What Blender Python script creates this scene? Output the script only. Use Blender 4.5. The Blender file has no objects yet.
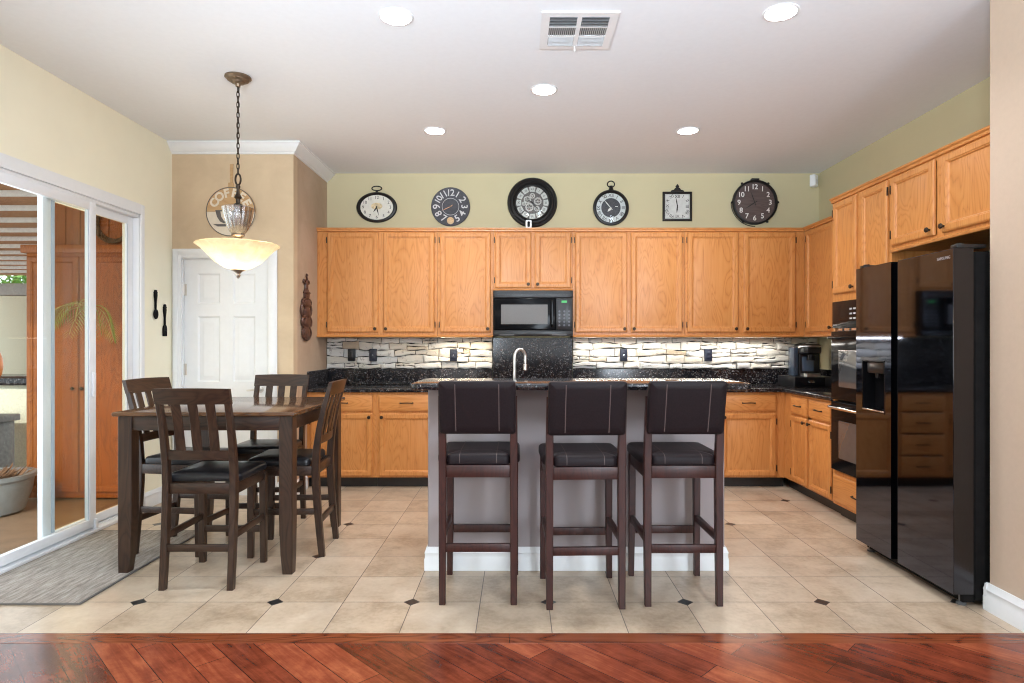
import bpy, bmesh, math, random
from mathutils import Vector, Matrix
random.seed(7)
PI = math.pi
S = bpy.context.scene
COL = S.collection

# ------------------------------------------------------------------ camera, world, light, exposure
F = 632.0            # focal length in pixels of the 1024x683 frame
EYE = 1.32
cam_d = bpy.data.cameras.new('camera')
cam = bpy.data.objects.new('camera', cam_d)
COL.objects.link(cam)
cam.location = (0, 0, EYE)
cam.rotation_euler = (PI / 2, 0, 0)
cam_d.sensor_width = 36
cam_d.lens = F / 1024 * 36
cam_d.shift_x = -6.5 / 1024
cam_d.shift_y = 2.5 / 1024
cam_d.clip_end = 200
S.camera = cam

S.view_settings.view_transform = 'Standard'
S.view_settings.look = 'None'
S.view_settings.gamma = 1
S.view_settings.use_curve_mapping = False
S.view_settings.exposure = 0.15
S.cycles.filter_width = 1.1

world = bpy.data.worlds.new('daylight_sky')
S.world = world
world.use_nodes = True
wn = world.node_tree
for n in list(wn.nodes):
    wn.nodes.remove(n)
w_out = wn.nodes.new('ShaderNodeOutputWorld')
w_bg = wn.nodes.new('ShaderNodeBackground')
w_bg.inputs['Color'].default_value = (0.86, 0.93, 1.0, 1)
w_bg.inputs['Strength'].default_value = 2.2
wn.links.new(w_bg.outputs[0], w_out.inputs[0])


def light(name, kind, loc, rot, energy, color, **kw):
    d = bpy.data.lights.new(name, kind)
    d.energy = energy
    d.color = color
    for k, v in kw.items():
        setattr(d, k, v)
    o = bpy.data.objects.new(name, d)
    o.location = loc
    o.rotation_euler = rot
    COL.objects.link(o)
    return o


# sun on the garden, added fill panels behind the camera, daylight through the sliding door
light('sun', 'SUN', (0, 0, 10), (math.radians(58), 0, math.radians(2)), 2.0, (1.0, 0.95, 0.86), angle=0.02)
light('rear_fill_panel', 'AREA', (0.2, -3.2, 1.6), (math.radians(95), 0, 0), 55, (0.74, 0.87, 1.0),
      shape='RECTANGLE', size=5.2, size_y=2.3)  # unseen area fill added behind the camera
light('right_fill_panel', 'AREA', (2.25, -0.9, 1.7), (0, math.radians(90), math.radians(-20)), 330, (0.78, 0.89, 1.0),
      shape='RECTANGLE', size=2.0, size_y=2.2)  # unseen panel added to brighten the left wall
light('left_fill_panel', 'AREA', (-2.9, -1.2, 1.5), (0, math.radians(-100), 0), 25, (0.74, 0.87, 1.0),
      shape='RECTANGLE', size=1.9, size_y=2.4)  # unseen side panel added to lift the room light
# unseen spot added to brighten the ceiling, spread like a bounced flash
light('ceiling_fill_spot', 'SPOT', (-0.75, -0.9, 1.5), (math.radians(90 + 38), 0, math.radians(-15)), 1250, (0.75, 0.88, 1.0),
      spot_size=math.radians(84), spot_blend=.75, shadow_soft_size=.4)
light('sliding_door_daylight', 'AREA', (-3.25, 4.0, 1.3), (0, math.radians(-90), 0), 25, (0.80, 0.91, 1.0),
      shape='RECTANGLE', size=2.1, size_y=1.7)

# ------------------------------------------------------------------ helpers
def root_loc(o):
    while o.parent:
        o = o.parent
    return Vector(o.location)


def tag(o, label=None, cat=None, group=None, kind=None):
    if label: o['label'] = label
    if cat: o['category'] = cat
    if group: o['group'] = group
    if kind: o['kind'] = kind
    return o


def thing(name, label, cat, loc=(0, 0, 0), group=None, kind=None):
    o = bpy.data.objects.new(name, None)
    o.empty_display_size = 0.1
    o.location = loc
    COL.objects.link(o)
    return tag(o, label, cat, group, kind)


def right_side(p):          # (u, v, z) -> world for units on the right wall: u runs towards the camera
    return (p[1], -p[0], p[2])


class MB:
    """collects shapes into one mesh"""
    def __init__(self, xf=None):
        self.bm = bmesh.new()
        self.xf = xf

    def box(self, x0, x1, y0, y1, z0, z1, bev=0.0, seg=2):
        t = bmesh.new()
        bmesh.ops.create_cube(t, size=1)
        for v in t.verts:
            v.co = Vector((x0 + (v.co.x + .5) * (x1 - x0), y0 + (v.co.y + .5) * (y1 - y0), z0 + (v.co.z + .5) * (z1 - z0)))
        if bev > 0:
            bev = min(bev, .45 * min(abs(x1 - x0), abs(y1 - y0), abs(z1 - z0)))
            bmesh.ops.bevel(t, geom=t.edges[:], offset=bev, segments=seg, affect='EDGES', profile=.5)
        self.absorb(t)
        return self

    def absorb(self, t, mat=None):
        if mat is not None:
            bmesh.ops.transform(t, matrix=mat, verts=t.verts[:])
        me = bpy.data.meshes.new('tmp')
        t.to_mesh(me)
        t.free()
        self.bm.from_mesh(me)
        bpy.data.meshes.remove(me)

    def loft(self, rings, cap0=True, cap1=True, closed=True):
        vs = [[self.bm.verts.new(p) for p in r] for r in rings]
        n = len(vs[0])
        for a, b in zip(vs[:-1], vs[1:]):
            for i in range(n if closed else n - 1):
                j = (i + 1) % n
                try:
                    self.bm.faces.new((a[i], a[j], b[j], b[i]))
                except ValueError:
                    pass
        if cap0 and n > 2: self.bm.faces.new(vs[0][::-1])
        if cap1 and n > 2: self.bm.faces.new(vs[-1])
        return self

    def prism(self, pts, mp, a, b):
        self.loft([[mp(p[0], p[1], a) for p in pts], [mp(p[0], p[1], b) for p in pts]])
        return self

    def lathe(self, prof, c, n=32, axis='Z', sx=1, sy=1, mod=None, caps=(True, True)):
        rings = []
        for k, (r, h) in enumerate(prof):
            ring = []
            for i in range(n):
                a = 2 * PI * i / n
                rr = r * (mod(a, k) if mod else 1)
                x, y = rr * sx * math.cos(a), rr * sy * math.sin(a)
                if axis == 'Z': ring.append((c[0] + x, c[1] + y, c[2] + h))
                elif axis == 'Y': ring.append((c[0] + x, c[1] - h, c[2] + y))     # h grows towards -Y
                else: ring.append((c[0] + h, c[1] + x, c[2] + y))
            rings.append(ring)
        return self.loft(rings, caps[0], caps[1])

    def tube(self, pts, r, n=10, closed=False, rad=None):
        pts = [Vector(p) for p in pts]
        m = len(pts)
        rings = []
        prev = None
        for i, p in enumerate(pts):
            if closed: t = pts[(i + 1) % m] - pts[i - 1]
            elif i == 0: t = pts[1] - p
            elif i == m - 1: t = p - pts[i - 1]
            else: t = pts[i + 1] - pts[i - 1]
            t.normalize()
            if prev is None:
                u = t.orthogonal().normalized()
            else:
                u = (prev - t * prev.dot(t))
                u = u.normalized() if u.length > 1e-6 else t.orthogonal().normalized()
            prev = u
            w = t.cross(u)
            q = rad[i] if rad else r
            rings.append([tuple(p + (u * math.cos(2 * PI * k / n) + w * math.sin(2 * PI * k / n)) * q) for k in range(n)])
        if closed:
            rings.append(rings[0])
            return self.loft(rings, False, False)
        return self.loft(rings)

    def sweep(self, secs, bev=.003):
        """horizontal rectangular sections (x, y, z, wx, wy) with chamfered corners"""
        rings = []
        for x, y, z, wx, wy in secs:
            a, b = wx / 2, wy / 2
            c = min(bev, a * .6, b * .6)
            rings.append([(x - a + c, y - b, z), (x + a - c, y - b, z), (x + a, y - b + c, z), (x + a, y + b - c, z),
                          (x + a - c, y + b, z), (x - a + c, y + b, z), (x - a, y + b - c, z), (x - a, y - b + c, z)])
        return self.loft(rings)

    def stack(self, rect, rings, r=.02, n=5, mp=lambda a, b, c: (a, b, c), caps=(True, True)):
        """rounded rectangle rings [(inset, height)] in plane a,b"""
        x0, x1, y0, y1 = rect
        out = []
        for ins, h in rings:
            rr = max(r - ins, .0008)
            rr = min(rr, (x1 - x0) / 2 - ins - 1e-4, (y1 - y0) / 2 - ins - 1e-4)
            X0, X1, Y0, Y1 = x0 + ins, x1 - ins, y0 + ins, y1 - ins
            ring = []
            for cx, cy, a0 in ((X1 - rr, Y0 + rr, -90), (X1 - rr, Y1 - rr, 0), (X0 + rr, Y1 - rr, 90), (X0 + rr, Y0 + rr, 180)):
                for k in range(n + 1):
                    a = math.radians(a0 + 90 * k / n)
                    ring.append(mp(cx + rr * math.cos(a), cy + rr * math.sin(a), h))
            out.append(ring)
        return self.loft(out, *caps)

    def text(self, s, size, mat, extrude=.0006, align='CENTER', spacing=1.0, bold=0.0):
        cu = bpy.data.curves.new('txt', 'FONT')
        cu.body = s
        cu.size = size
        cu.extrude = extrude
        cu.offset = bold
        cu.align_x = align
        cu.align_y = 'CENTER'
        cu.space_character = spacing
        cu.resolution_u = 3
        o = bpy.data.objects.new('txt', cu)
        COL.objects.link(o)
        bpy.context.view_layer.update()
        dg = bpy.context.evaluated_depsgraph_get()
        me = bpy.data.meshes.new_from_object(o.evaluated_get(dg))
        t = bmesh.new()
        t.from_mesh(me)
        bpy.data.objects.remove(o)
        bpy.data.curves.remove(cu)
        bpy.data.meshes.remove(me)
        self.absorb(t, mat)
        return self

    def build(self, name, mat, parent=None, loc=None, smooth=35, recalc=True):
        bm = self.bm
        if self.xf:
            for v in bm.verts:
                v.co = Vector(self.xf(v.co))
        off = root_loc(parent) if parent else (Vector(loc) if loc else Vector((0, 0, 0)))
        if off.length:
            bmesh.ops.translate(bm, vec=-off, verts=bm.verts[:])
        if recalc:
            bmesh.ops.recalc_face_normals(bm, faces=bm.faces[:])
        me = bpy.data.meshes.new(name)
        bm.to_mesh(me)
        bm.free()
        o = bpy.data.objects.new(name, me)
        COL.objects.link(o)
        me.materials.append(mat)
        if smooth:
            me.polygons.foreach_set('use_smooth', [True] * len(me.polygons))
            me.set_sharp_from_angle(angle=math.radians(smooth))
        if parent: o.parent = parent
        elif loc: o.location = loc
        return o


def children(o):
    return [c for c in bpy.data.objects if c.parent == o]


def copy_tree(o, parent=None):
    c = o.copy()
    COL.objects.link(c)
    if parent: c.parent = parent
    for ch in children(o):
        copy_tree(ch, c)
    return c


def facing(x, y, z, ang=0):
    """matrix that stands text upright facing -Y at x,y,z, turned by ang about the view axis"""
    return Matrix.Translation((x, y, z)) @ Matrix.Rotation(ang, 4, 'Y') @ Matrix.Rotation(PI / 2, 4, 'X')


# ------------------------------------------------------------------ materials
def new_mat(name):
    m = bpy.data.materials.new(name)
    m.use_nodes = True
    nt = m.node_tree
    b = nt.nodes['Principled BSDF']
    return m, nt, b


def nd(nt, t, **kw):
    n = nt.nodes.new(t)
    for k, v in kw.items():
        if k in n.inputs: n.inputs[k].default_value = v
        else: setattr(n, k, v)
    return n


def math_n(nt, op, a, b=None):
    n = nt.nodes.new('ShaderNodeMath')
    n.operation = op
    for i, q in enumerate((a, b)):
        if q is None: continue
        if isinstance(q, (int, float)): n.inputs[i].default_value = q
        else: nt.links.new(q, n.inputs[i])
    return n.outputs[0]


def ramp(nt, fac, stops):
    r = nt.nodes.new('ShaderNodeValToRGB')
    el = r.color_ramp.elements
    while len(el) < len(stops): el.new(.5)
    for e, (p, c) in zip(el, stops):
        e.position = p
        e.color = (*c, 1)
    nt.links.new(fac, r.inputs[0])
    return r.outputs[0]


def mix(nt, fac, a, b, mode='MIX'):
    n = nt.nodes.new('ShaderNodeMix')
    n.data_type = 'RGBA'
    n.blend_type = mode
    for sock, q in ((n.inputs[0], fac), (n.inputs[6], a), (n.inputs[7], b)):
        if isinstance(q, (int, float)): sock.default_value = q
        elif isinstance(q, tuple): sock.default_value = (*q, 1)
        else: nt.links.new(q, sock)
    return n.outputs[2]


def coords(nt, scale=(1, 1, 1), rnd=True, rot=(0, 0, 0)):
    tc = nt.nodes.new('ShaderNodeTexCoord')
    mp = nt.nodes.new('ShaderNodeMapping')
    mp.inputs['Scale'].default_value = scale
    mp.inputs['Rotation'].default_value = rot
    src = tc.outputs['Object']
    if rnd:
        oi = nt.nodes.new('ShaderNodeObjectInfo')
        k = math_n(nt, 'MULTIPLY', oi.outputs['Random'], 17.0)
        va = nt.nodes.new('ShaderNodeVectorMath')
        va.operation = 'ADD'
        nt.links.new(src, va.inputs[0])
        nt.links.new(k, va.inputs[1])
        src = va.outputs[0]
    nt.links.new(src, mp.inputs[0])
    return mp.outputs[0]


def noise(nt, vec, scale, detail=3, rough=.55, dist=0):
    n = nt.nodes.new('ShaderNodeTexNoise')
    n.inputs['Scale'].default_value = scale
    n.inputs['Detail'].default_value = detail
    n.inputs['Roughness'].default_value = rough
    n.inputs['Distortion'].default_value = dist
    nt.links.new(vec, n.inputs['Vector'])
    return n.outputs['Fac']


def bump(nt, b, h, strength=.2, dist=.01):
    n = nt.nodes.new('ShaderNodeBump')
    n.inputs['Strength'].default_value = strength
    n.inputs['Distance'].default_value = dist
    nt.links.new(h, n.inputs['Height'])
    nt.links.new(n.outputs[0], b.inputs['Normal'])


def simple(name, c, rough=.5, metal=0, var=.08, scale=20, bstr=0.0, spec=.5, coat=0):
    m, nt, b = new_mat(name)
    v = coords(nt)
    f = noise(nt, v, scale)
    lo = tuple(max(0, q * (1 - var)) for q in c)
    hi = tuple(min(1, q * (1 + var)) for q in c)
    nt.links.new(ramp(nt, f, [(.3, lo), (.7, hi)]), b.inputs['Base Color'])
    b.inputs['Roughness'].default_value = rough
    b.inputs['Metallic'].default_value = metal
    b.inputs['Specular IOR Level'].default_value = spec
    b.inputs['Coat Weight'].default_value = coat
    if bstr: bump(nt, b, f, bstr, .002)
    return m


def wood(name, dark, mid, lightc, along='Z', rough=.35, dens=1.0, fig=.6, coat=0.0):
    m, nt, b = new_mat(name)
    k = {'X': (0.9, 14, 14), 'Y': (14, .9, 14), 'Z': (14, 14, .9)}[along]
    v = coords(nt, tuple(q * dens * (1 if q > 2 else 3.2) for q in k))
    big = noise(nt, v, .5, 2, .45, .5)
    rings = math_n(nt, 'SINE', math_n(nt, 'MULTIPLY', big, 95.0))
    rings = math_n(nt, 'POWER', math_n(nt, 'MULTIPLY', math_n(nt, 'ADD', rings, 1.0), .5), .45)
    v2 = coords(nt, tuple(q * dens * (9 if q > 2 else 3) for q in k))
    fine = noise(nt, v2, 1.0, 3, .6)
    f = math_n(nt, 'ADD', math_n(nt, 'MULTIPLY', rings, fig), math_n(nt, 'MULTIPLY', fine, 1 - fig))
    nt.links.new(ramp(nt, f, [(.08, dark), (.42, mid), (.85, lightc)]), b.inputs['Base Color'])
    b.inputs['Roughness'].default_value = rough
    b.inputs['Coat Weight'].default_value = coat
    b.inputs['Coat Roughness'].default_value = .15
    bump(nt, b, fine, .08, .002)
    return m


OAK = wood('honey_oak', (.36, .115, .024), (.575, .225, .058), (.66, .295, .09), 'Z', .34, fig=.35)
OAK_H = wood('honey_oak_horizontal', (.36, .115, .024), (.575, .225, .058), (.66, .295, .09), 'X', .34, fig=.35)
OAK_HY = wood('honey_oak_horizontal_side', (.36, .115, .024), (.575, .225, .058), (.66, .295, .09), 'Y', .34, fig=.35)
WALNUT = wood('dark_walnut', (.009, .004, .0026), (.024, .0108, .006), (.05, .0245, .0135), 'Z', .35, fig=.4)
WALNUT_X = wood('dark_walnut_across', (.009, .004, .0026), (.024, .0108, .006), (.05, .0245, .0135), 'X', .35, fig=.4)
TABLE_TOP = wood('table_top_wood', (.025, .011, .005), (.072, .032, .014), (.14, .068, .03), 'X', .14, fig=.4)
ESPRESSO = wood('espresso_wood', (.010, .0022, .0016), (.027, .0055, .0038), (.046, .0105, .0065), 'Z', .42, fig=.4)
REFLECTION_WOOD = wood('reflection_brown_boards', (.14, .034, .004), (.27, .076, .009), (.36, .11, .016), 'Z', .5, fig=.35)  # board colour stands in for orange reflections in the door glass
BLACK_SEAT = simple('black_vinyl', (.010, .010, .012), .3, var=.2, scale=60, bstr=.05, spec=.4)
BROWN_SEAT = simple('espresso_leather', (.013, .0085, .010), .5, var=.15, scale=120, bstr=.12, spec=.18)
THREAD = simple('tan_thread', (.085, .06, .055), .7)
WHITE = simple('white_semi_gloss_paint', (.80, .82, .83), .35, var=.015)
VINYL = simple('white_vinyl_frame', (.82, .84, .86), .3, var=.01)
VINYL_GREY = simple('grey_blue_vinyl', (.5, .58, .68), .4, var=.02)
BLACK = simple('black_plastic', (.010, .010, .011), .3, var=.1)
BLACK_GLOSS = simple('black_gloss', (.006, .006, .007), .1, var=.1, spec=.08)
BLACK_MATTE = simple('black_matte', (.010, .0095, .0095), .6, var=.2, spec=.06)
TOE = simple('black_toe_kick_vinyl', (.018, .016, .016), .35, var=.2)
STEEL = simple('black_stainless', (.088, .102, .142), .05, metal=1, var=.03, scale=4)
STEEL_SIDE = simple('black_stainless_edge', (.062, .06, .064), .22, metal=1, var=.03, scale=4)
NICKEL = simple('brushed_nickel', (.62, .6, .57), .3, metal=1, var=.05)
CHROME = simple('chrome', (.75, .75, .77), .12, metal=1, var=.03)
BRONZE = simple('dark_bronze', (.05, .036, .026), .38, metal=.8, var=.25)
CANOPY = simple('aged_bronze', (.2, .145, .095), .4, metal=.7, var=.15)
IRON = simple('black_iron', (.013, .012, .012), .4, metal=.3, var=.2)
WALL_YELLOW = simple('pale_yellow_wall_paint', (.88, .84, .66), .75, var=.02, scale=3)
WALL_OLIVE = simple('khaki_yellow_wall_paint', (.58, .515, .32), .75, var=.02, scale=3)
TAUPE = simple('taupe_wall_paint', (.345, .305, .31), .6, var=.02, scale=4)
BEIGE = simple('beige_wall_paint', (.56, .435, .33), .7, var=.02, scale=40, bstr=.1)
CEIL = simple('white_ceiling_paint', (.82, .85, .88), .8, var=.012, scale=30, bstr=.08)
STUCCO = simple('cream_stucco', (.80, .79, .62), .9, var=.1, scale=60, bstr=.5)
PLATE = simple('navy_black_plastic', (.014, .018, .034), .35, var=.1)
CERAMIC = simple('grey_glazed_pot', (.26, .27, .27), .35, var=.08)
SOIL = simple('dark_soil', (.05, .03, .02), .9, var=.3, scale=80)
LEAF = simple('palm_green', (.22, .3, .07), .5, var=.3, scale=10)
LEAF_PALE = simple('pale_palm_green', (.42, .46, .2), .5, var=.2, scale=10)
BUSH = simple('bush_green', (.13, .28, .05), .6, var=.5, scale=6)
BARK = simple('bark', (.12, .08, .05), .8, var=.3)
GREYSTONE = simple('grey_stone', (.2, .2, .19), .8, var=.2, scale=30)
BEAM = simple('weathered_grey_beam', (.4, .4, .38), .7, var=.1)
ORANGE = simple('orange_glaze', (.8, .25, .05), .3, var=.1)
PATIO = simple('brown_patio_tile', (.3, .2, .13), .5, var=.12, scale=6)
BROWN_CARVING = simple('brown_carved_wood', (.085, .036, .024), .4, var=.4, scale=50)
FACE_CREAM = simple('cream_dial', (.72, .7, .62), .5, var=.06, scale=30)
FACE_GOLD = simple('gold_ochre_print', (.66, .54, .32), .5, var=.3, scale=40)
FACE_WHITE = simple('pale_silver_dial', (.62, .64, .64), .4, var=.06, scale=30)
FACE_CHARCOAL = simple('charcoal_dial', (.045, .045, .055), .5, var=.3, scale=40)
FACE_BROWN = wood('brown_board_dial', (.05, .03, .026), (.085, .055, .05), (.12, .085, .075), 'X', .5, fig=.3)
INK = simple('black_print', (.015, .014, .013), .5)
PALE_PRINT = simple('pale_print', (.6, .6, .6), .5)
COPPER = simple('copper_print', (.65, .35, .18), .4, metal=.2)
TAN_SIGN = wood('tan_sign_wood', (.32, .18, .08), (.46, .28, .13), (.55, .36, .18), 'X', .5, fig=.3)
CREAM_SIGN = simple('cream_sign_paint', (.68, .6, .48), .5, var=.05)
GREY_SIGN = simple('dark_grey_sign_paint', (.1, .09, .085), .5, var=.1)


def plaster(name, a, b_, sc=3):
    m, nt, b = new_mat(name)
    v = coords(nt, rnd=False)
    f = noise(nt, v, sc, 6, .6, .4)
    g = noise(nt, v, 60, 3)
    nt.links.new(ramp(nt, f, [(.3, a), (.7, b_)]), b.inputs['Base Color'])
    b.inputs['Roughness'].default_value = .6
    bump(nt, b, g, .1, .003)
    return m


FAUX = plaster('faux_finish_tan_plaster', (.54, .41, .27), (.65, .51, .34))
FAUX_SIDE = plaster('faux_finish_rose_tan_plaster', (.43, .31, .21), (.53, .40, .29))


def granite():
    m, nt, b = new_mat('black_speckled_granite')
    v = coords(nt, rnd=False)
    vo = nt.nodes.new('ShaderNodeTexVoronoi')
    vo.inputs['Scale'].default_value = 120
    nt.links.new(v, vo.inputs['Vector'])
    sep = nt.nodes.new('ShaderNodeSeparateColor')
    nt.links.new(vo.outputs['Color'], sep.inputs[0])
    c = ramp(nt, sep.outputs[0], [(.45, (.006, .006, .008)), (.62, (.022, .018, .018)), (.8, (.045, .033, .03)), (.93, (.11, .105, .11)), (1, (.24, .235, .235))])
    n2 = noise(nt, v, 26, 4)
    c = mix(nt, math_n(nt, 'GREATER_THAN', n2, .55), c, (.010, .010, .013))
    nt.links.new(c, b.inputs['Base Color'])
    b.inputs['Roughness'].default_value = .13
    return m


GRANITE = granite()


def stone_mat():
    m, nt, b = new_mat('stacked_ledge_stone')
    v = coords(nt, (1, 1, 1), rnd=False)
    at = nt.nodes.new('ShaderNodeAttribute')
    at.attribute_name = 'stone'
    f = noise(nt, v, 22, 6, .65)
    g = noise(nt, v, 90, 4, .7)
    c = ramp(nt, at.outputs['Fac'], [(0, (.50, .41, .30)), (.35, (.66, .62, .54)), (.7, (.78, .76, .70)), (1, (.62, .62, .60))])
    c = mix(nt, math_n(nt, 'MULTIPLY', math_n(nt, 'GREATER_THAN', f, .62), .55), c, (.26, .23, .2))
    nt.links.new(c, b.inputs['Base Color'])
    b.inputs['Roughness'].default_value = .8
    bump(nt, b, math_n(nt, 'ADD', math_n(nt, 'MULTIPLY', f, 1.0), g), .6, .006)
    return m


STONE = stone_mat()
MORTAR = simple('dark_mortar', (.03, .027, .025), .9)

TILE = .3495
TX, TY = 1.5516, 3.233


def tile_mat():
    m, nt, b = new_mat('beige_floor_tile_with_black_inserts')
    tc = nt.nodes.new('ShaderNodeTexCoord')
    sp = nt.nodes.new('ShaderNodeSeparateXYZ')
    nt.links.new(tc.outputs['Object'], sp.inputs[0])
    u = math_n(nt, 'DIVIDE', math_n(nt, 'SUBTRACT', sp.outputs[0], TX), TILE)
    w = math_n(nt, 'DIVIDE', math_n(nt, 'SUBTRACT', sp.outputs[1], TY), TILE)

    def near(q, per):     # distance to the nearest multiple of per
        h = per / 2
        return math_n(nt, 'ABSOLUTE', math_n(nt, 'SUBTRACT', math_n(nt, 'FLOORED_MODULO', math_n(nt, 'ADD', q, h), per), h))
    gl = math_n(nt, 'MINIMUM', near(u, 1.0), near(w, 1.0))
    grout = math_n(nt, 'LESS_THAN', gl, .0062)

    def diamonds(row, per, off):
        d = math_n(nt, 'ADD', near(math_n(nt, 'SUBTRACT', u, off), per), math_n(nt, 'ABSOLUTE', math_n(nt, 'SUBTRACT', w, row)))
        return math_n(nt, 'LESS_THAN', d, .125)
    ins = diamonds(0, 2, 0)
    for a in ((4, 4, 0), (6, 4, 2), (2, 16, 8), (-2, 4, 2)):
        ins = math_n(nt, 'MAXIMUM', ins, diamonds(*a))
    wn_ = nt.nodes.new('ShaderNodeTexWhiteNoise')
    cb = nt.nodes.new('ShaderNodeCombineXYZ')
    nt.links.new(math_n(nt, 'FLOOR', u), cb.inputs[0])
    nt.links.new(math_n(nt, 'FLOOR', w), cb.inputs[1])
    nt.links.new(cb.outputs[0], wn_.inputs['Vector'])
    v = coords(nt, rnd=False)
    f = noise(nt, v, 5, 5, .6, .3)
    g = noise(nt, v, 38, 4, .6)
    f = math_n(nt, 'ADD', math_n(nt, 'MULTIPLY', f, .6), math_n(nt, 'ADD', math_n(nt, 'MULTIPLY', g, .25), math_n(nt, 'MULTIPLY', wn_.outputs['Value'], .15)))
    c = ramp(nt, f, [(.3, (.32, .23, .15)), (.5, (.52, .405, .29)), (.7, (.62, .51, .39))])
    c = mix(nt, grout, c, (.11, .085, .07))
    c = mix(nt, ins, c, (.016, .016, .018))
    nt.links.new(c, b.inputs['Base Color'])
    b.inputs['Roughness'].default_value = .3
    bump(nt, b, math_n(nt, 'SUBTRACT', math_n(nt, 'MULTIPLY', g, .15), grout), .15, .004)
    return m


def wood_floor_mat():
    m, nt, b = new_mat('red_brown_diagonal_plank_floor')
    tc = nt.nodes.new('ShaderNodeTexCoord')
    mp = nt.nodes.new('ShaderNodeMapping')
    mp.inputs['Rotation'].default_value = (0, 0, math.radians(45))
    nt.links.new(tc.outputs['Object'], mp.inputs[0])
    br = nt.nodes.new('ShaderNodeTexBrick')
    br.offset = .37
    for k, q in (('Scale', 1.0), ('Mortar Size', .0016), ('Mortar Smooth', .1), ('Brick Width', .92), ('Row Height', .127), ('Bias', 0)):
        br.inputs[k].default_value = q
    br.inputs['Color1'].default_value = (0, 0, 0, 1)
    br.inputs['Color2'].default_value = (1, 1, 1, 1)
    br.inputs['Mortar'].default_value = (.5, .5, .5, 1)
    nt.links.new(mp.outputs[0], br.inputs['Vector'])
    m2 = nt.nodes.new('ShaderNodeMapping')
    m2.inputs['Scale'].default_value = (1.6, 16, 1)
    nt.links.new(mp.outputs[0], m2.inputs[0])
    f = noise(nt, m2.outputs[0], 1.6, 6, .7, .8)
    k = noise(nt, mp.outputs[0], 6, 5, .7, .4)
    q = math_n(nt, 'ADD', math_n(nt, 'MULTIPLY', f, .45), math_n(nt, 'ADD', math_n(nt, 'MULTIPLY', br.outputs['Color'], .22), math_n(nt, 'MULTIPLY', k, .42)))
    c = ramp(nt, q, [(.3, (.022, .005, .003)), (.44, (.11, .022, .010)), (.6, (.23, .050, .022)), (.78, (.40, .115, .048))])
    c = mix(nt, br.outputs['Fac'], c, (.02, .006, .004))
    nt.links.new(c, b.inputs['Base Color'])
    b.inputs['Roughness'].default_value = .2
    bump(nt, b, f, .1, .003)
    return m


FLOOR_TILE = tile_mat()
FLOOR_WOOD = wood_floor_mat()
BORDER_WOOD = wood('red_brown_border_plank', (.03, .008, .004), (.14, .033, .013), (.25, .07, .026), 'X', .2, dens=.7, fig=.35)


def rug_mat():
    m, nt, b = new_mat('grey_flatweave')
    v = coords(nt, (7, 1.0, 1), rnd=False, rot=(0, 0, math.radians(-4)))
    f = noise(nt, v, 7, 5, .7)
    v2 = coords(nt, (60, 160, 1), rnd=False)
    g = noise(nt, v2, 2, 2)
    q = math_n(nt, 'ADD', math_n(nt, 'MULTIPLY', f, .75), math_n(nt, 'MULTIPLY', g, .25))
    nt.links.new(ramp(nt, q, [(.36, (.18, .15, .125)), (.5, (.32, .28, .24)), (.64, (.46, .42, .37))]), b.inputs['Base Color'])
    b.inputs['Roughness'].default_value = .95
    bump(nt, b, g, .6, .004)
    return m


RUG = rug_mat()


def brick_mat():
    m, nt, b = new_mat('white_block_garden_wall')
    v = coords(nt, rnd=False, rot=(math.radians(90), 0, 0))
    br = nt.nodes.new('ShaderNodeTexBrick')
    for k, q in (('Scale', 1.0), ('Mortar Size', .012), ('Brick Width', .45), ('Row Height', .2)):
        br.inputs[k].default_value = q
    br.inputs['Color1'].default_value = (.72, .62, .55, 1)
    br.inputs['Color2'].default_value = (.78, .7, .62, 1)
    br.inputs['Mortar'].default_value = (.5, .42, .36, 1)
    nt.links.new(v, br.inputs['Vector'])
    nt.links.new(br.outputs['Color'], b.inputs['Base Color'])
    b.inputs['Roughness'].default_value = .9
    return m


def glass_mat(name, tint=(1, 1, 1), refl=.05, rough=.0):
    m, nt, b = new_mat(name)
    nt.nodes.remove(b)
    out = nt.nodes['Material Output']
    tr = nt.nodes.new('ShaderNodeBsdfTransparent')
    tr.inputs[0].default_value = (*tint, 1)
    gl = nt.nodes.new('ShaderNodeBsdfGlossy')
    gl.inputs['Roughness'].default_value = rough
    fr = nt.nodes.new('ShaderNodeLayerWeight')
    fr.inputs['Blend'].default_value = .5
    f = math_n(nt, 'MINIMUM', math_n(nt, 'ADD', math_n(nt, 'POWER', fr.outputs['Facing'], 5.0), refl), 1.0)
    ms = nt.nodes.new('ShaderNodeMixShader')
    nt.links.new(f, ms.inputs[0])
    nt.links.new(tr.outputs[0], ms.inputs[1])
    nt.links.new(gl.outputs[0], ms.inputs[2])
    nt.links.new(ms.outputs[0], out.inputs[0])
    return m


def glow_mat(name, c, strength, base=(.8, .8, .8)):
    m, nt, b = new_mat(name)
    v = coords(nt)
    f = noise(nt, v, 9, 3)
    lo = tuple(q * .93 for q in c)
    nt.links.new(ramp(nt, f, [(.3, lo), (.7, c)]), b.inputs['Emission Color'])
    b.inputs['Emission Strength'].default_value = strength
    b.inputs['Base Color'].default_value = (*base, 1)
    b.inputs['Roughness'].default_value = .3
    return m


BRICK = brick_mat()
GLASS = glass_mat('clear_pane_glass', (.95, .97, .96), .015)
TINTED = glass_mat('bronze_pane_glass', (.88, .78, .62), .01)
CUP_GLASS = glass_mat('frosted_ribbed_glass', (.52, .46, .41), .32, .25)
LED = glow_mat('lit_lens', (1.0, .98, .95), 30)


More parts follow.
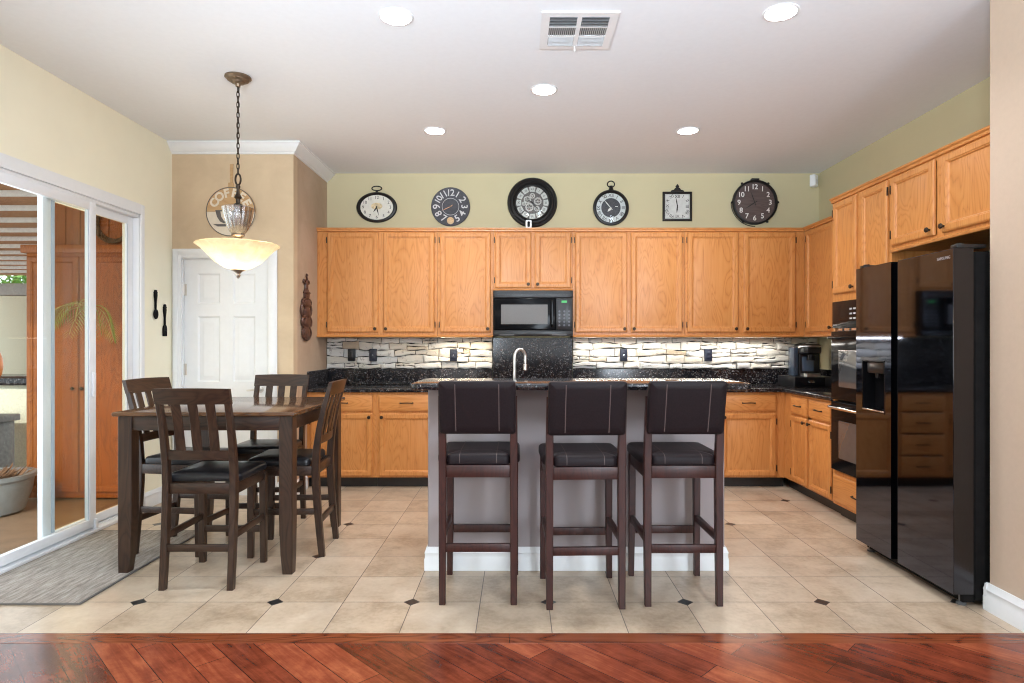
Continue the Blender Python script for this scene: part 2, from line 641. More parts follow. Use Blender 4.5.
def bowl_mat():
    m, nt, b = new_mat('alabaster_lamp_glass')
    nt.nodes.remove(b)
    out = nt.nodes['Material Output']
    v = coords(nt)
    f = noise(nt, v, 14, 4, .6, .6)
    c = ramp(nt, f, [(.3, (.70, .55, .34)), (.7, (.82, .72, .52))])
    tl = nt.nodes.new('ShaderNodeBsdfTranslucent')
    df = nt.nodes.new('ShaderNodeBsdfPrincipled')
    df.inputs['Roughness'].default_value = .25
    ms = nt.nodes.new('ShaderNodeMixShader')
    ms.inputs[0].default_value = .4
    nt.links.new(c, tl.inputs[0])
    nt.links.new(c, df.inputs['Base Color'])
    nt.links.new(c, df.inputs['Emission Color'])
    df.inputs['Emission Strength'].default_value = .35
    nt.links.new(tl.outputs[0], ms.inputs[1])
    nt.links.new(df.outputs[0], ms.inputs[2])
    nt.links.new(ms.outputs[0], out.inputs[0])
    return m


BOWL = bowl_mat()
GREEN_LED = glow_mat('green_display', (.1, 1.0, .25), .5, (.01, .05, .01))
WINDOW_DARK = simple('smoked_oven_glass', (.075, .08, .085), .05, var=.05, coat=.5)
MICRO_WINDOW = simple('grey_mesh_window', (.15, .145, .14), .35, var=.06, scale=200, spec=.3)

# ------------------------------------------------------------------ room shell
XL, XR, YB, YP, XP, ZC = -2.99, 3.05, 6.41, 5.456, -1.943, 3.05
YW = 2.884                 # tile / wood boundary
XS, YS = 2.335, 3.13       # wall stub beside the fridge
YR = -3.4                  # how far the living room runs behind the camera


def structure(o, label=None):
    o['kind'] = 'structure'
    if label: o['label'] = label
    return o


structure(MB().box(XL, XR, YW, YB, -.05, 0).build('floor', FLOOR_TILE), 'beige floor tiles with small black corner inserts')
structure(MB().box(XL, XR, YR, YW - .098, -.05, 0).build('floor_planks', FLOOR_WOOD), 'red brown diagonal plank floor in front of the kitchen tiles')
b = MB()
xs = [XL, -1.35, .48 - .52, 1.6, XR]
for a, c in zip(xs[:-1], xs[1:]):
    b.box(a + .0006, c - .0006, YW - .0975, YW - .0006, -.05, .001, .001, 1)
structure(b.build('trim_1', BORDER_WOOD), 'red brown border plank between plank floor and tiles')
structure(MB().box(XL, XR, YR - .12, YR, 0, ZC).build('wall_front', BEIGE), 'beige living room wall behind the viewpoint')
structure(MB().box(XL - .15, XR + .15, YR - .12, YB + .15, ZC, ZC + .06).build('ceiling', CEIL), 'white ceiling')
structure(MB().box(XP - .0, XR + .15, YB, YB + .12, 0, ZC).build('wall_back', WALL_OLIVE), 'pale olive yellow back wall above the cabinets')
structure(MB().box(XR, XR + .15, YS, YB, 0, ZC).build('wall_right', WALL_OLIVE), 'pale olive yellow wall behind the refrigerator cabinets')
structure(MB().box(XS, XR + .15, YR, YS, 0, ZC).build('wall_near_right', BEIGE), 'beige wall beside the refrigerator')
# left wall with the sliding door opening
DY0, DY1, DZ = 3.13, 4.995, 2.345
b = MB()
b.box(XL - .14, XL, YR, DY0, 0, ZC).box(XL - .14, XL, DY1, YP + .02, 0, ZC).box(XL - .14, XL, DY0, DY1, DZ, ZC)
structure(b.build('wall_left', WALL_YELLOW), 'pale yellow wall around the sliding glass door')
# pantry
PDX0, PDX1, PDZ = -2.895, -2.165, 2.055
b = MB()
b.box(XL, PDX0 - .01, YP, YP + .1, 0, ZC).box(PDX1 + .01, XP, YP, YP + .1, 0, ZC).box(PDX0 - .01, PDX1 + .01, YP, YP + .1, PDZ + .01, ZC)
structure(b.build('wall_pantry_front', FAUX), 'tan faux finished wall around the white pantry door')
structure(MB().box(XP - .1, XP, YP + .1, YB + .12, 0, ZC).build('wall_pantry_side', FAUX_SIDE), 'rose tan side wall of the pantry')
# rounded corner bead of pantry is covered by one thin prism
# pantry door
d1 = structure(thing('door_1', 'white six panel pantry door', None, ((PDX0 + PDX1) / 2, YP, 0)))
b = MB()
for x0, x1 in ((PDX0 - .085, PDX0 - .008), (PDX1 + .008, PDX1 + .085)):
    x0 = max(x0, XL + .001)
    b.box(x0, x1, YP - .018, YP - .001, 0, PDZ + .085, .004)
    b.box(x0 + .012, x1 - .03 if x0 < -2.5 else x1 - .012, YP - .024, YP - .016, 0, PDZ + .07, .004)
b.box(PDX0 - .008, PDX1 + .008, YP - .018, YP - .001, PDZ + .009, PDZ + .085)
b.box(PDX0 - .038, PDX1 + .02, YP - .024, YP - .016, PDZ + .03, PDZ + .07, .003)
b.box(PDX0 - .008, PDX1 + .008, YP - .001, YP + .09, PDZ + .003, PDZ + .0095)
b.box(PDX0 - .0095, PDX0 - .003, YP - .001, YP + .09, 0, PDZ + .009)
b.box(PDX1 + .003, PDX1 + .0095, YP - .001, YP + .09, 0, PDZ + .009)
b.build('door_casing', WHITE, d1)
# slab with six moulded panels
b = MB()
W = PDX1 - PDX0
cols = [(PDX0 + .115, PDX0 + W / 2 - .055), (PDX0 + W / 2 + .055, PDX1 - .115)]
rows = [(.24, .80), (.99, 1.56), (1.67, 1.93)]
yd = YP + .02
cut = [PDX0, cols[0][0], cols[0][1], cols[1][0], cols[1][1], PDX1]
zc_ = [.01] + [q for r in rows for q in r] + [PDZ]
for i in range(5):
    for j in range(7):
        if i % 2 == 1 and j % 2 == 1: continue
        b.box(cut[i], cut[i + 1], yd, yd + .04, zc_[j], zc_[j + 1])
for x0, x1 in cols:
    for z0, z1 in rows:
        b.stack((x0, x1, z0, z1), [(0, yd), (.003, yd + .003), (.014, yd + .012), (.022, yd + .012), (.05, yd + .004), (.056, yd + .004)], r=.001, n=1, mp=lambda a, c, h: (a, h, c), caps=(False, True))
b.build('door_slab', WHITE, d1, smooth=25)
b = MB().lathe([(.028, 0), (.028, .006), (.012, .008), (.012, .03), (.0, .03)], (PDX1 - .07, yd, .925), 18, 'Y')
b.tube([(PDX1 - .07, yd - .045, .925), (PDX1 - .1, yd - .048, .925), (PDX1 - .17, yd - .045, .92)], .009, 10, rad=[.011, .009, .007])
b.lathe([(.011, .03), (.011, .05), (0, .052)], (PDX1 - .07, yd, .925), 14, 'Y')
b.build('door_handle', NICKEL, d1)
for z in (.25, 1.05, 1.74):
    MB().box(PDX0 - .006, PDX0 + .022, yd - .004, yd + .002, z, z + .1, .001).lathe([(.006, 0), (.006, .1)], (PDX0 - .002, yd - .006, z), 10).build('hinge', NICKEL, d1)


def base_profile(h=.13, t=.016):
    return [(0, 0), (t, 0), (t, h * .5), (t * .82, h * .56), (t * .82, h * .72), (t * .95, h * .77), (t * .6, h * .88), (t * .35, h), (0, h)]


def baseboard(name, path, normal, h=.13, t=.016, parent=None):
    """straight run from path[0] to path[1], profile grows along normal"""
    (x0, y0), (x1, y1) = path
    nx, ny = normal
    b = MB()
    b.loft([[(x + nx * d, y + ny * d, z) for d, z in base_profile(h, t)] for x, y in ((x0, y0), (x1, y1))])
    o = b.build(name, WHITE, parent)
    if not parent: structure(o, 'white moulded baseboard')
    return o


baseboard('baseboard_left', ((XL + .001, 5.035), (XL + .001, YP - .02)), (1, 0))
baseboard('baseboard_pantry', ((PDX1 + .087, YP - .001), (XP + .016, YP - .001)), (0, -1))
baseboard('baseboard_pantry_side', ((XP + .001, YP - .017), (XP + .001, 5.78)), (1, 0))
baseboard('baseboard_right', ((XS - .001, .6), (XS - .001, YS + .016)), (-1, 0), .135, .02)
baseboard('baseboard_right_end', ((XS - .02, YS + .001), (XS + .1, YS + .001)), (0, 1), .135, .02)
# crown moulding around the pantry
CR = [(0, .092), (.012, .088), (.014, .078), (.03, .07), (.05, .045), (.072, .022), (.076, .014), (.084, .012), (.085, 0), (0, 0)]
b = MB()
b.loft([[(XL + .001, YP - .001 - d, ZC - .001 - z) for d, z in CR], [(XP + d, YP - .001 - d, ZC - .001 - z) for d, z in CR],
        [(XP + .001 + d, YB - .001, ZC - .001 - z) for d, z in CR]])
structure(b.build('trim_2', WHITE, smooth=25), 'white crown moulding around the top of the pantry')

# sliding glass door
sd = structure(thing('door_2', 'white framed sliding glass door to the patio', None, (XL, 4.06, 0)))
b = MB()
b.box(XL, XL + .016, DY1 - .012, DY1 + .035, 0, DZ + .075, .004)
b.box(XL, XL + .016, DY0 - .035, DY0 + .012, 0, DZ + .075, .004)
b.box(XL + .0005, XL + .016, DY0 + .012, DY1 - .012, DZ - .005, DZ + .075)
b.build('door_casing', WHITE, sd)
b = MB()
b.box(XL - .12, XL - .002, DY1 - .014, DY1, 0, DZ, .002).box(XL - .12, XL - .002, DY0, DY0 + .014, 0, DZ, .002)
b.box(XL - .12, XL - .002, DY0, DY1, DZ - .03, DZ, .002)
b.box(XL - .13, XL + .03, DY0 - .02, DY1, 0, .022, .004).box(XL - .032, XL - .026, DY0, DY1, .02, .034)
b.box(XL - .085, XL - .079, DY0, DY1, .02, .034)
b.build('door_frame', VINYL, sd)


def sash(name, x, y0, y1, z0, z1, ws, wr, mat_l, t=.034):
    b = MB()
    b.box(x - t / 2, x + t / 2, y1 - ws, y1, z0, z1, .004)
    b.box(x - t / 2, x + t / 2, y0, y0 + ws, z0, z1, .004)
    b.box(x - t / 2, x + t / 2, y0 + ws - .004, y1 - ws + .004, z1 - wr, z1, .004)
    b.box(x - t / 2, x + t / 2, y0 + ws - .004, y1 - ws + .004, z0, z0 + wr, .004)
    return b.build(name, VINYL, sd)


s1 = sash('sliding_panel', XL - .012, 3.51, 4.468, .034, DZ - .03, .07, .06, VINYL)
MB().box(XL - .016, XL - .010, 3.58, 4.398, .09, DZ - .09).build('glass_pane', GLASS, s1)
b = MB()
b.box(XL - .024, XL - .0, 4.391, 4.398, .09, DZ - .09).box(XL - .024, XL - .0, 3.58, 3.587, .09, DZ - .09)
b.build('glazing_bead', VINYL_GREY, s1)
MB().box(XL + .005, XL + .018, 4.42, 4.45, .95, 1.12, .004).build('pull_handle', VINYL, s1)
s2 = sash('fixed_panel', XL - .062, 4.03, 4.98, .034, DZ - .03, .075, .06, VINYL)
MB().box(XL - .066, XL - .058, 4.105, 4.905, .09, DZ - .09).build('glass_pane', TINTED, s2)
b = MB()
b.box(XL - .08, XL - .044, 4.108, 4.135, .09, DZ - .09).box(XL - .08, XL - .044, 4.897, 4.907, .09, DZ - .09)
b.build('glazing_bead', VINYL_GREY, s2)
MB().box(XL - .03, XL - .015, 4.965, 4.98, .98, 1.01, .003).lathe([(.009, 0), (.009, .03)], (XL - .02, 4.97, .995), 10, 'Y').build('door_handle', NICKEL, sd)
MB().box(XL + .005, XL + .02, 4.44, 4.47, .02, .09, .003).build('foot_lock', WHITE, sd)

# ------------------------------------------------------------------ cabinets
def knob(c, parent, xf=None):
    b = MB(xf).lathe([(.006, 0), (.006, .012), (.014, .016), (.016, .022), (.012, .028), (.0, .029)], c, 14, 'Y')
    return b.build('knob', BRONZE, parent)


def pull(c, parent, xf=None, w=.115):
    x, y, z = c
    pts = [(x - w / 2, y, z), (x - w / 2 + .004, y - .018, z), (x - w / 4, y - .026, z + .002), (x, y - .028, z + .003), (x + w / 4, y - .026, z + .002), (x + w / 2 - .004, y - .018, z), (x + w / 2, y, z)]
    b = MB(xf).tube(pts, .005, 8, rad=[.007, .005, .005, .006, .005, .005, .007])
    return b.build('pull_handle', BRONZE, parent)


def panel_front(b, u0, u1, z0, z1, v, fr=.055):
    """framed cabinet front: front face at v, back at v+.02"""
    b.stack((u0, u1, z0, z1), [(0, v + .02), (0, v + .009), (.004, v + .004), (.011, v), (fr - .014, v), (fr - .010, v + .004), (fr - .005, v + .005), (fr + .001, v + .013), (fr + .007, v + .0135),
                               (fr + .02, v + .011)], r=.0015, n=1, mp=lambda a, c, h: (a, h, c))


def add_door(root, u0, u1, z0, z1, v, knob_side=None, hinge=None, xf=None, low=True, fr=.055):
    b = MB(xf)
    panel_front(b, u0, u1, z0, z1, v, fr)
    o = b.build('door', OAK, root, smooth=20)
    if knob_side:
        ku = u1 - .028 if knob_side == 'R' else u0 + .028
        knob((ku, v, z0 + .035 if low else z1 - .035), o, xf)
    if hinge:
        hu = u0 - .005 if hinge == 'L' else u1 + .005
        for hz in (z0 + .075, z1 - .075):
            MB(xf).box(hu - .004, hu + .004, v + .002, v + .012, hz - .028, hz + .028, .002).build('hinge', BRONZE, o)
    return o


def add_drawer(root, u0, u1, z0, z1, v, xf=None, handle=True, hmat=None):
    b = MB(xf)
    b.stack((u0, u1, z0, z1), [(0, v + .02), (0, v + .008), (.004, v + .004), (.014, v + .001), (.018, v)], r=.0015, n=1, mp=lambda a, c, h: (a, h, c))
    o = b.build('drawer', hmat or (OAK_HY if xf else OAK_H), root, smooth=20)
    if handle: pull(((u0 + u1) / 2, v, (z0 + z1) / 2), o, xf)
    return o


def carcass(root, u0, u1, v, vb, z0, z1, xf=None, rails=(.04, .04), stiles=(.04, .04), mid=(), shelves=()):
    """box behind a face frame whose front is at v"""
    b = MB(xf)
    t = .016
    b.box(u0, u0 + t, v + .019, vb, z0, z1).box(u1 - t, u1, v + .019, vb, z0, z1)
    b.box(u0, u1, v + .019, vb, z0, z0 + t).box(u0, u1, v + .019, vb, z1 - t, z1).box(u0, u1, vb - .008, vb, z0, z1)
    b.build('carcass', OAK, root)
    b = MB(xf)
    b.box(u0, u0 + stiles[0], v, v + .02, z0, z1, .001, 1).box(u1 - stiles[1], u1, v, v + .02, z0, z1, .001, 1)
    b.box(u0 + stiles[0] - .001, u1 - stiles[1] + .001, v + .0003, v + .0195, z0, z0 + rails[0], .001, 1)
    b.box(u0 + stiles[0] - .001, u1 - stiles[1] + .001, v + .0003, v + .0195, z1 - rails[1], z1, .001, 1)
    for m in mid: b.box(m - .03, m + .03, v + .0006, v + .019, z0 + rails[0] - .001, z1 - rails[1] + .001)
    for s in shelves: b.box(u0, u1, v + .0006, v + .019, s - .02, s + .02, .001, 1)
    return b.build('face_frame', OAK, root)


def crown(root, u0, u1, v, z, xf=None, end=0):
    b = MB(xf)
    pts = [(0, 0), (-.012, .004), (-.014, .018), (-.024, .026), (-.026, .036), (.02, .036), (.02, 0)]
    b.prism([(v + q[0], z + q[1]) for q in pts], lambda a, c, u: (u, a, c), u0, u1)
    return b.build('top_moulding', OAK_HY if xf else OAK_H, root, smooth=20)


def light_rail(root, u0, u1, v, z, xf=None):
    b = MB(xf)
    pts = [(0, 0), (-.014, .002), (-.018, .012), (-.010, .02), (0, .022), (.02, .022), (.02, 0)]
    b.prism([(v + q[0], z + q[1]) for q in pts], lambda a, c, u: (u, a, c), u0, u1)
    return b.build('bottom_moulding', OAK_HY if xf else OAK_H, root, smooth=20)


VU, ZU0, ZU1 = 6.095, 1.385, 2.402   # upper face plane, bottom, top (moulding adds .036)
uppers = [
    (-1.941, -.781, ZU0, [(-1.842, -1.350, 'R', 'L'), (-1.302, -.808, 'L', 'R')], 'oak wall cabinet with two tall doors below the oval clock, against the pantry side wall'),
    (-.779, -.246, ZU0, [(-.758, -.267, 'R', 'L')], 'tall single door oak wall cabinet just left of the microwave'),
    (-.244, .522, 1.832, [(-.226, .122, 'R', 'L'), (.156, .504, 'L', 'R')], 'short two door oak wall cabinet directly above the microwave'),
    (.524, 1.600, ZU0, [(.5455, 1.0467, 'R', 'L'), (1.082, 1.577, 'L', 'R')], 'oak wall cabinet with two tall doors just right of the microwave'),
    (1.602, 2.7535, ZU0, [(1.625, 2.117, 'R', 'L'), (2.168, 2.667, 'L', 'R')], 'oak wall cabinet with two tall doors below the big round brown clock'),
]
for u0, u1, z0, doors, lab in uppers:
    r = thing('wall_cabinet', lab, 'cabinet', ((u0 + u1) / 2, 6.25, z0), 'oak wall cabinets along the back wall')
    mids = [(doors[0][1] + doors[1][0]) / 2] if len(doors) == 2 else []
    st = (doors[0][0] - u0 + .01, u1 - doors[-1][1] + .01)
    carcass(r, u0, u1, VU, YB - .004, z0, ZU1, None, (.055, .03), st, mids)
    for a, c, ks, hs in doors:
        add_door(r, a, c, z0 + (.046 if z0 < 1.5 else .027), 2.395, VU - .0205, ks, hs)
    crown(r, u0, u1, VU, ZU1)
    light_rail(r, u0, u1, VU, z0)
# right wall upper, in (u=-Y, v=X)
r = thing('wall_cabinet', 'single door oak wall cabinet on the side wall above the coffee maker', 'cabinet', (2.9, 5.4, ZU0))
carcass(r, -6.094, -4.884, 2.755, XR - .004, ZU0, ZU1, right_side, (.055, .03), (.05, .05), (-5.47,))
add_door(r, -6.03, -5.50, ZU0 + .046, 2.395, 2.7345, 'R', 'L', right_side)
add_door(r, -5.44, -4.93, ZU0 + .046, 2.395, 2.7345, 'L', 'R', right_side)
crown(r, -6.07, -4.884, 2.755, ZU1, right_side)
light_rail(r, -6.07, -4.884, 2.755, ZU0, right_side)

# base cabinets
VB, ZB0, ZB1 = 5.80, .095, .876
bases = [
    (-1.94, -1.309, [(-1.905, -1.338, 'R')], [(-1.905, -1.338)], 'oak base cabinet with one drawer and one door, behind the dining table'),
    (-1.307, -.74, [(-1.278, -.772, 'L')], [(-1.278, -.772)], 'oak base cabinet with one drawer and one door, just left of the island'),
    (-.738, -.25, [(-.71, -.28, 'R')], [(-.71, -.28)], None),
    (-.248, .42, [(-.22, .07, 'R'), (.1, .39, 'L')], [(-.22, .39)], None),
    (.422, .878, [], 'stack', None),
    (.88, 1.82, [(.91, 1.335, 'R'), (1.365, 1.79, 'L')], [(.91, 1.335), (1.365, 1.79)], None),
    (1.822, 2.455, [(1.852, 2.36, 'L')], [(1.852, 2.36)], 'oak base cabinet with one drawer and one door in the right back corner'),
]
for u0, u1, doors, drawers, lab in bases:
    r = thing('base_cabinet', lab or 'oak base cabinet along the back wall behind the island', 'cabinet', ((u0 + u1) / 2, 6.1, 0), 'oak base cabinets along the back wall')
    mids = [(doors[0][1] + doors[1][0]) / 2] if len(doors) == 2 else []
    lo, hi = (doors[0][0], doors[-1][1]) if doors else (u0 + .03, u1 - .03)
    carcass(r, u0, u1, VB, YB - .03, ZB0, ZB1, None, (.03, .025), (lo - u0 + .01, u1 - hi + .01), mids, () if drawers == 'stack' else (.70,))
    for a, c, ks in doors:
        add_door(r, a, c, .108, .685, VB - .0205, ks, 'L' if ks == 'R' else 'R', None, False)
    if drawers == 'stack':
        for z0, z1 in ((.108, .29), (.305, .49), (.505, .69), (.705, .855)):
            add_drawer(r, u0 + .03, u1 - .03, z0, z1, VB - .0205)
    else:
        for a, c in drawers: add_drawer(r, a, c, .705, .855, VB - .0205)
    MB().box(u0, u1, VB + .06, VB + .075, .001, ZB0 - .001).build('toe_kick', TOE, r)

VR = 2.445      # face of the right hand base run
r = thing('base_cabinet', 'oak base cabinet with two drawers over two doors beside the wall ovens', 'cabinet', (2.75, 5.3, 0))
carcass(r, -5.795, -4.884, VR, XR - .03, ZB0, ZB1, right_side, (.03, .025), (.15, .035), (-5.31,), (.70,))
add_door(r, -5.64, -5.33, .108, .685, VR - .0205, 'R', 'L', right_side, False, .05)
add_door(r, -5.29, -4.925, .108, .685, VR - .0205, 'L', 'R', right_side, False, .05)
add_drawer(r, -5.64, -5.33, .705, .855, VR - .0205, right_side)
add_drawer(r, -5.29, -4.925, .705, .855, VR - .0205, right_side)
MB(right_side).box(-5.86, -4.884, VR + .06, VR + .075, .001, ZB0 - .001).build('toe_kick', TOE, r)

# tall oven cabinet
VT = 2.43
r = thing('oven_cabinet', 'tall oak cabinet housing the black wall ovens, left of the refrigerator', 'cabinet', (2.75, 4.49, 0))
b = MB(right_side)
b.box(-4.878, -4.858, VT + .019, XR - .004, ZB0, ZU1 + .03).box(-4.135, -4.115, VT + .019, XR - .004, ZB0, ZU1 + .03)
b.box(-4.858, -4.135, VT + .019, XR - .004, ZU1 + .01, ZU1 + .03).box(-4.858, -4.135, XR - .012, XR - .004, ZB0, ZU1 + .01)
b.box(-4.858, -4.135, VT + .019, XR - .012, .335, .35).box(-4.858, -4.135, VT + .019, XR - .012, 1.64, 1.66)
b.build('carcass', OAK, r)
b = MB(right_side)
b.box(-4.878, -4.85, VT, VT + .02, ZB0, ZU1 + .03, .001, 1).box(-4.143, -4.115, VT, VT + .02, ZB0, ZU1 + .03, .001, 1)
b.box(-4.85, -4.143, VT + .0003, VT + .0195, ZB0, .125).box(-4.85, -4.143, VT + .0003, VT + .0195, .32, .352)
b.box(-4.85, -4.143, VT + .0003, VT + .0195, 1.642, 1.71).box(-4.85, -4.143, VT + .0003, VT + .0195, 2.38, ZU1 + .03)
b.box(-4.53, -4.46, VT + .0006, VT + .019, 1.7, 2.385)
b.build('face_frame', OAK, r)
add_door(r, -4.856, -4.525, 1.70, 2.395, VT - .0205, 'R', 'L', right_side)
add_door(r, -4.47, -4.145, 1.70, 2.395, VT - .0205, 'L', 'R', right_side)
add_drawer(r, -4.856, -4.137, .115, .325, VT - .0205, right_side)
crown(r, -4.89, -4.115, VT, ZU1, right_side)
MB(right_side).box(-4.878, -4.115, VT + .06, VT + .075, .001, ZB0 - .001).build('toe_kick', TOE, r)

# cabinet over the refrigerator
r = thing('wall_cabinet', 'two door oak wall cabinet above the refrigerator', 'cabinet', (2.75, 3.63, 1.925))
carcass(r, -4.112, -3.14, VT, XR - .004, 1.925, ZU1 + .03, right_side, (.03, .05), (.02, .03), (-3.64,))
add_door(r, -4.10, -3.675, 1.953, 2.395, VT - .0205, 'R', 'L', right_side)
add_door(r, -3.607, -3.17, 1.953, 2.395, VT - .0205, 'L', 'R', right_side)
crown(r, -4.114, -3.14, VT, ZU1, right_side)
light_rail(r, -4.112, -3.14, VT, 1.912, right_side)

# double oven
r = thing('double_oven', 'black built in double wall oven in the tall oak cabinet', 'oven', (2.7, 4.49, .355))
UO0, UO1 = -4.853, -4.140
MB(right_side).box(UO0 + .005, UO1 - .005, VT + .022, XR - .06, .356, 1.635).build('oven_body', BLACK, r)
b = MB(right_side).box(UO0, UO1, VT - .022, VT + .022, 1.44, 1.64, .004)
cp = b.build('control_panel', BLACK_GLOSS, r)
b = MB(right_side)
for i in range(4):
    for j in range(3):
        b.box(UO0 + .26 + i * .05, UO0 + .29 + i * .05, VT - .0245, VT - .021, 1.50 + j * .035, 1.512 + j * .035)
b.build('key_marks', PALE_PRINT, cp)
b = MB(right_side)
for i in range(6): b.box(UO0 + .06 + i * .1, UO0 + .13 + i * .1, VT - .01, VT + .0, 1.42, 1.436)
b.build('vent_trim', CHROME, r)
for z0, z1 in ((.90, 1.415), (.365, .888)):
    b = MB(right_side)
    b.stack((UO0, UO1, z0, z1), [(0, VT + .02), (0, VT - .024), (.004, VT - .030), (.01, VT - .032)], r=.006, n=2, mp=lambda a, c, h: (a, h, c))
    dr = b.build('oven_door', BLACK_GLOSS, r)
    b = MB(right_side)
    b.stack((UO0 + .12, UO1 - .12, z0 + .1, z1 - .14), [(0, VT - .031), (0, VT - .0335), (.002, VT - .034)], r=.01, n=3, mp=lambda a, c, h: (a, h, c))
    b.build('oven_window', WINDOW_DARK, dr)
    zh = z1 - .045
    b = MB(right_side).tube([(UO0 + .02, VT - .03, zh), (UO0 + .025, VT - .06, zh), (UO0 + .06, VT - .07, zh), (UO1 - .06, VT - .07, zh), (UO1 - .025, VT - .06, zh), (UO1 - .02, VT - .03, zh)], .012, 10)
    b.build('oven_handle', CHROME if z0 < .5 else BLACK_GLOSS, dr)

# ------------------------------------------------------------------ worktops and backsplash
wt = thing('countertop', 'black speckled granite worktop running along the back wall and around the corner', 'countertop', (.5, 6.1, .878))
b = MB()
b.box(XP + .003, XR - .003, 5.765, YB - .003, .878, .914, .008, 3)
b.box(2.41, XR - .003, 4.884, 5.80, .878, .914, .008, 3)
b.build('worktop', GRANITE, wt)
b = MB()
b.box(XP + .022, -.262, YB - .022, YB - .003, .9145, 1.068, .003, 1).box(.548, XR - .022, YB - .022, YB - .003, .9145, 1.068, .003, 1)
b.box(XP + .003, XP + .021, 5.79, YB - .003, .9145, 1.068, .003, 1).box(XR - .021, XR - .003, 4.884, YB - .003, .9145, 1.068, .003, 1)
b.build('upstand', GRANITE, wt)
tag(MB().box(-.258, .544, YB - .02, YB - .003, .9148, 1.383, .002, 1).build('cooktop_backsplash', GRANITE, loc=(.14, YB, .915)),
    'tall black speckled granite slab on the wall below the microwave', 'backsplash')


def ledge_stone(x0, x1, label, seed):
    rnd = random.Random(seed)
    root = thing('stone_backsplash', label, 'backsplash', ((x0 + x1) / 2, YB, 1.069))
    MB().box(x0, x1, YB - .008, YB - .002, 1.0695, 1.383).build('mortar_bed', MORTAR, root)
    bm = bmesh.new()
    lay = bm.verts.layers.float.new('stone')
    rowh = [.058, .07, .07, .07, .05]

    def stone(a, c, zl, zh):
        val = min(1, max(0, rnd.gauss(.6, .25)))
        d = rnd.uniform(.016, .042)
        nx, nz = max(5, int((c - a) / .016)), 5
        t0, t1 = rnd.uniform(-.005, .005), rnd.uniform(-.005, .005)
        ph, ph2 = rnd.uniform(0, 6), rnd.uniform(0, 6)
        sl, sr = rnd.uniform(-.007, .007), rnd.uniform(-.007, .007)
        tilt, tz = rnd.uniform(-.006, .006), rnd.uniform(-.003, .003)
        g = []
        for i in range(nx + 1):
            u = i / nx
            xq = a + (c - a) * u
            lo = zl(xq) + .0028 + t0 * (u - .5) * .8 + .0034 * math.sin(ph + 7 * u) + rnd.uniform(-.0012, .0012)
            hi = zh(xq) - .0028 + t1 * (u - .5) * .8 + .0034 * math.sin(ph2 + 7 * u) + rnd.uniform(-.0012, .0012)
            lo, hi = max(lo, 1.0705), min(hi, 1.3815)
            col = []
            for j in range(nz + 1):
                w = j / nz
                e = min(i, nx - i) > 0 and min(j, nz - j) > 0
                x = a + .0035 + (c - a - .007) * u + (sl * (1 - u) + sr * u) * (w - .5) + (rnd.uniform(-.004, .004) if e else rnd.uniform(-.001, .001))
                zz = lo + (hi - lo) * (w + (rnd.uniform(-.05, .05) if e else 0))
                dep = d + tilt * (2 * u - 1) + tz * (2 * w - 1) + rnd.uniform(-.003, .003) if e else (d - .004) * rnd.uniform(.7, .95)
                v = bm.verts.new((min(max(x, x0), x1), YB - .008 - max(dep, .006), zz))
                v[lay] = val
                col.append(v)
            g.append(col)
        for i in range(nx):
            for j in range(nz):
                bm.faces.new((g[i][j], g[i + 1][j], g[i + 1][j + 1], g[i][j + 1]))
        ring = [g[i][0] for i in range(nx + 1)] + [g[nx][j] for j in range(1, nz + 1)] + [g[i][nz] for i in range(nx - 1, -1, -1)] + [g[0][j] for j in range(nz - 1, 0, -1)]
        back = []
        for v in ring:
            q = bm.verts.new((v.co.x, YB - .004, v.co.z))
            q[lay] = val
            back.append(q)
        for i in range(len(ring)):
            j = (i + 1) % len(ring)
            bm.faces.new((ring[j], ring[i], back[i], back[j]))
    nrow = len(rowh)
    base = [1.071]
    for h in rowh: base.append(base[-1] + h * .311 / sum(rowh))
    waves = [(rnd.uniform(0, 6), rnd.uniform(0, 6), rnd.uniform(3.5, 6), rnd.uniform(10, 15)) for _ in base]

    def bound(q):
        p1, p2, w1, w2 = waves[q]
        amp = 0 if q in (0, nrow) else 1
        return lambda x: base[q] + amp * (.010 * math.sin(w1 * x + p1) + .006 * math.sin(w2 * x + p2))
    for q in range(nrow):
        lo_, hi_ = bound(q), bound(q + 1)
        x = x0 + .001
        while x < x1 - .015:
            c = x + rnd.uniform(.12, .31)
            if c > x1 - .1: c = x1 - .001
            if rnd.random() < .14 and hi_((x + c) / 2) - lo_((x + c) / 2) > .052:
                t = rnd.uniform(.4, .6)
                md = lambda xx, t=t: lo_(xx) + (hi_(xx) - lo_(xx)) * t
                sp = x + (c - x) * rnd.uniform(.4, .7)
                if rnd.random() < .5:
                    stone(x, c, md, hi_)
                else:
                    stone(x, sp, md, hi_)
                    stone(sp, c, md, hi_)
                stone(x, c, lo_, md)
            else:
                stone(x, c, lo_, hi_)
            x = c
    mb = MB()
    mb.bm.free()
    mb.bm = bm
    mb.build('stones', STONE, root, smooth=50)
    return root


ledge_stone(XP + .004, -.262, 'stacked ledge stone backsplash between the pantry side wall and the granite slab', 3)
ledge_stone(.548, XR - .026, 'stacked ledge stone backsplash from the granite slab to the coffee maker corner', 5)


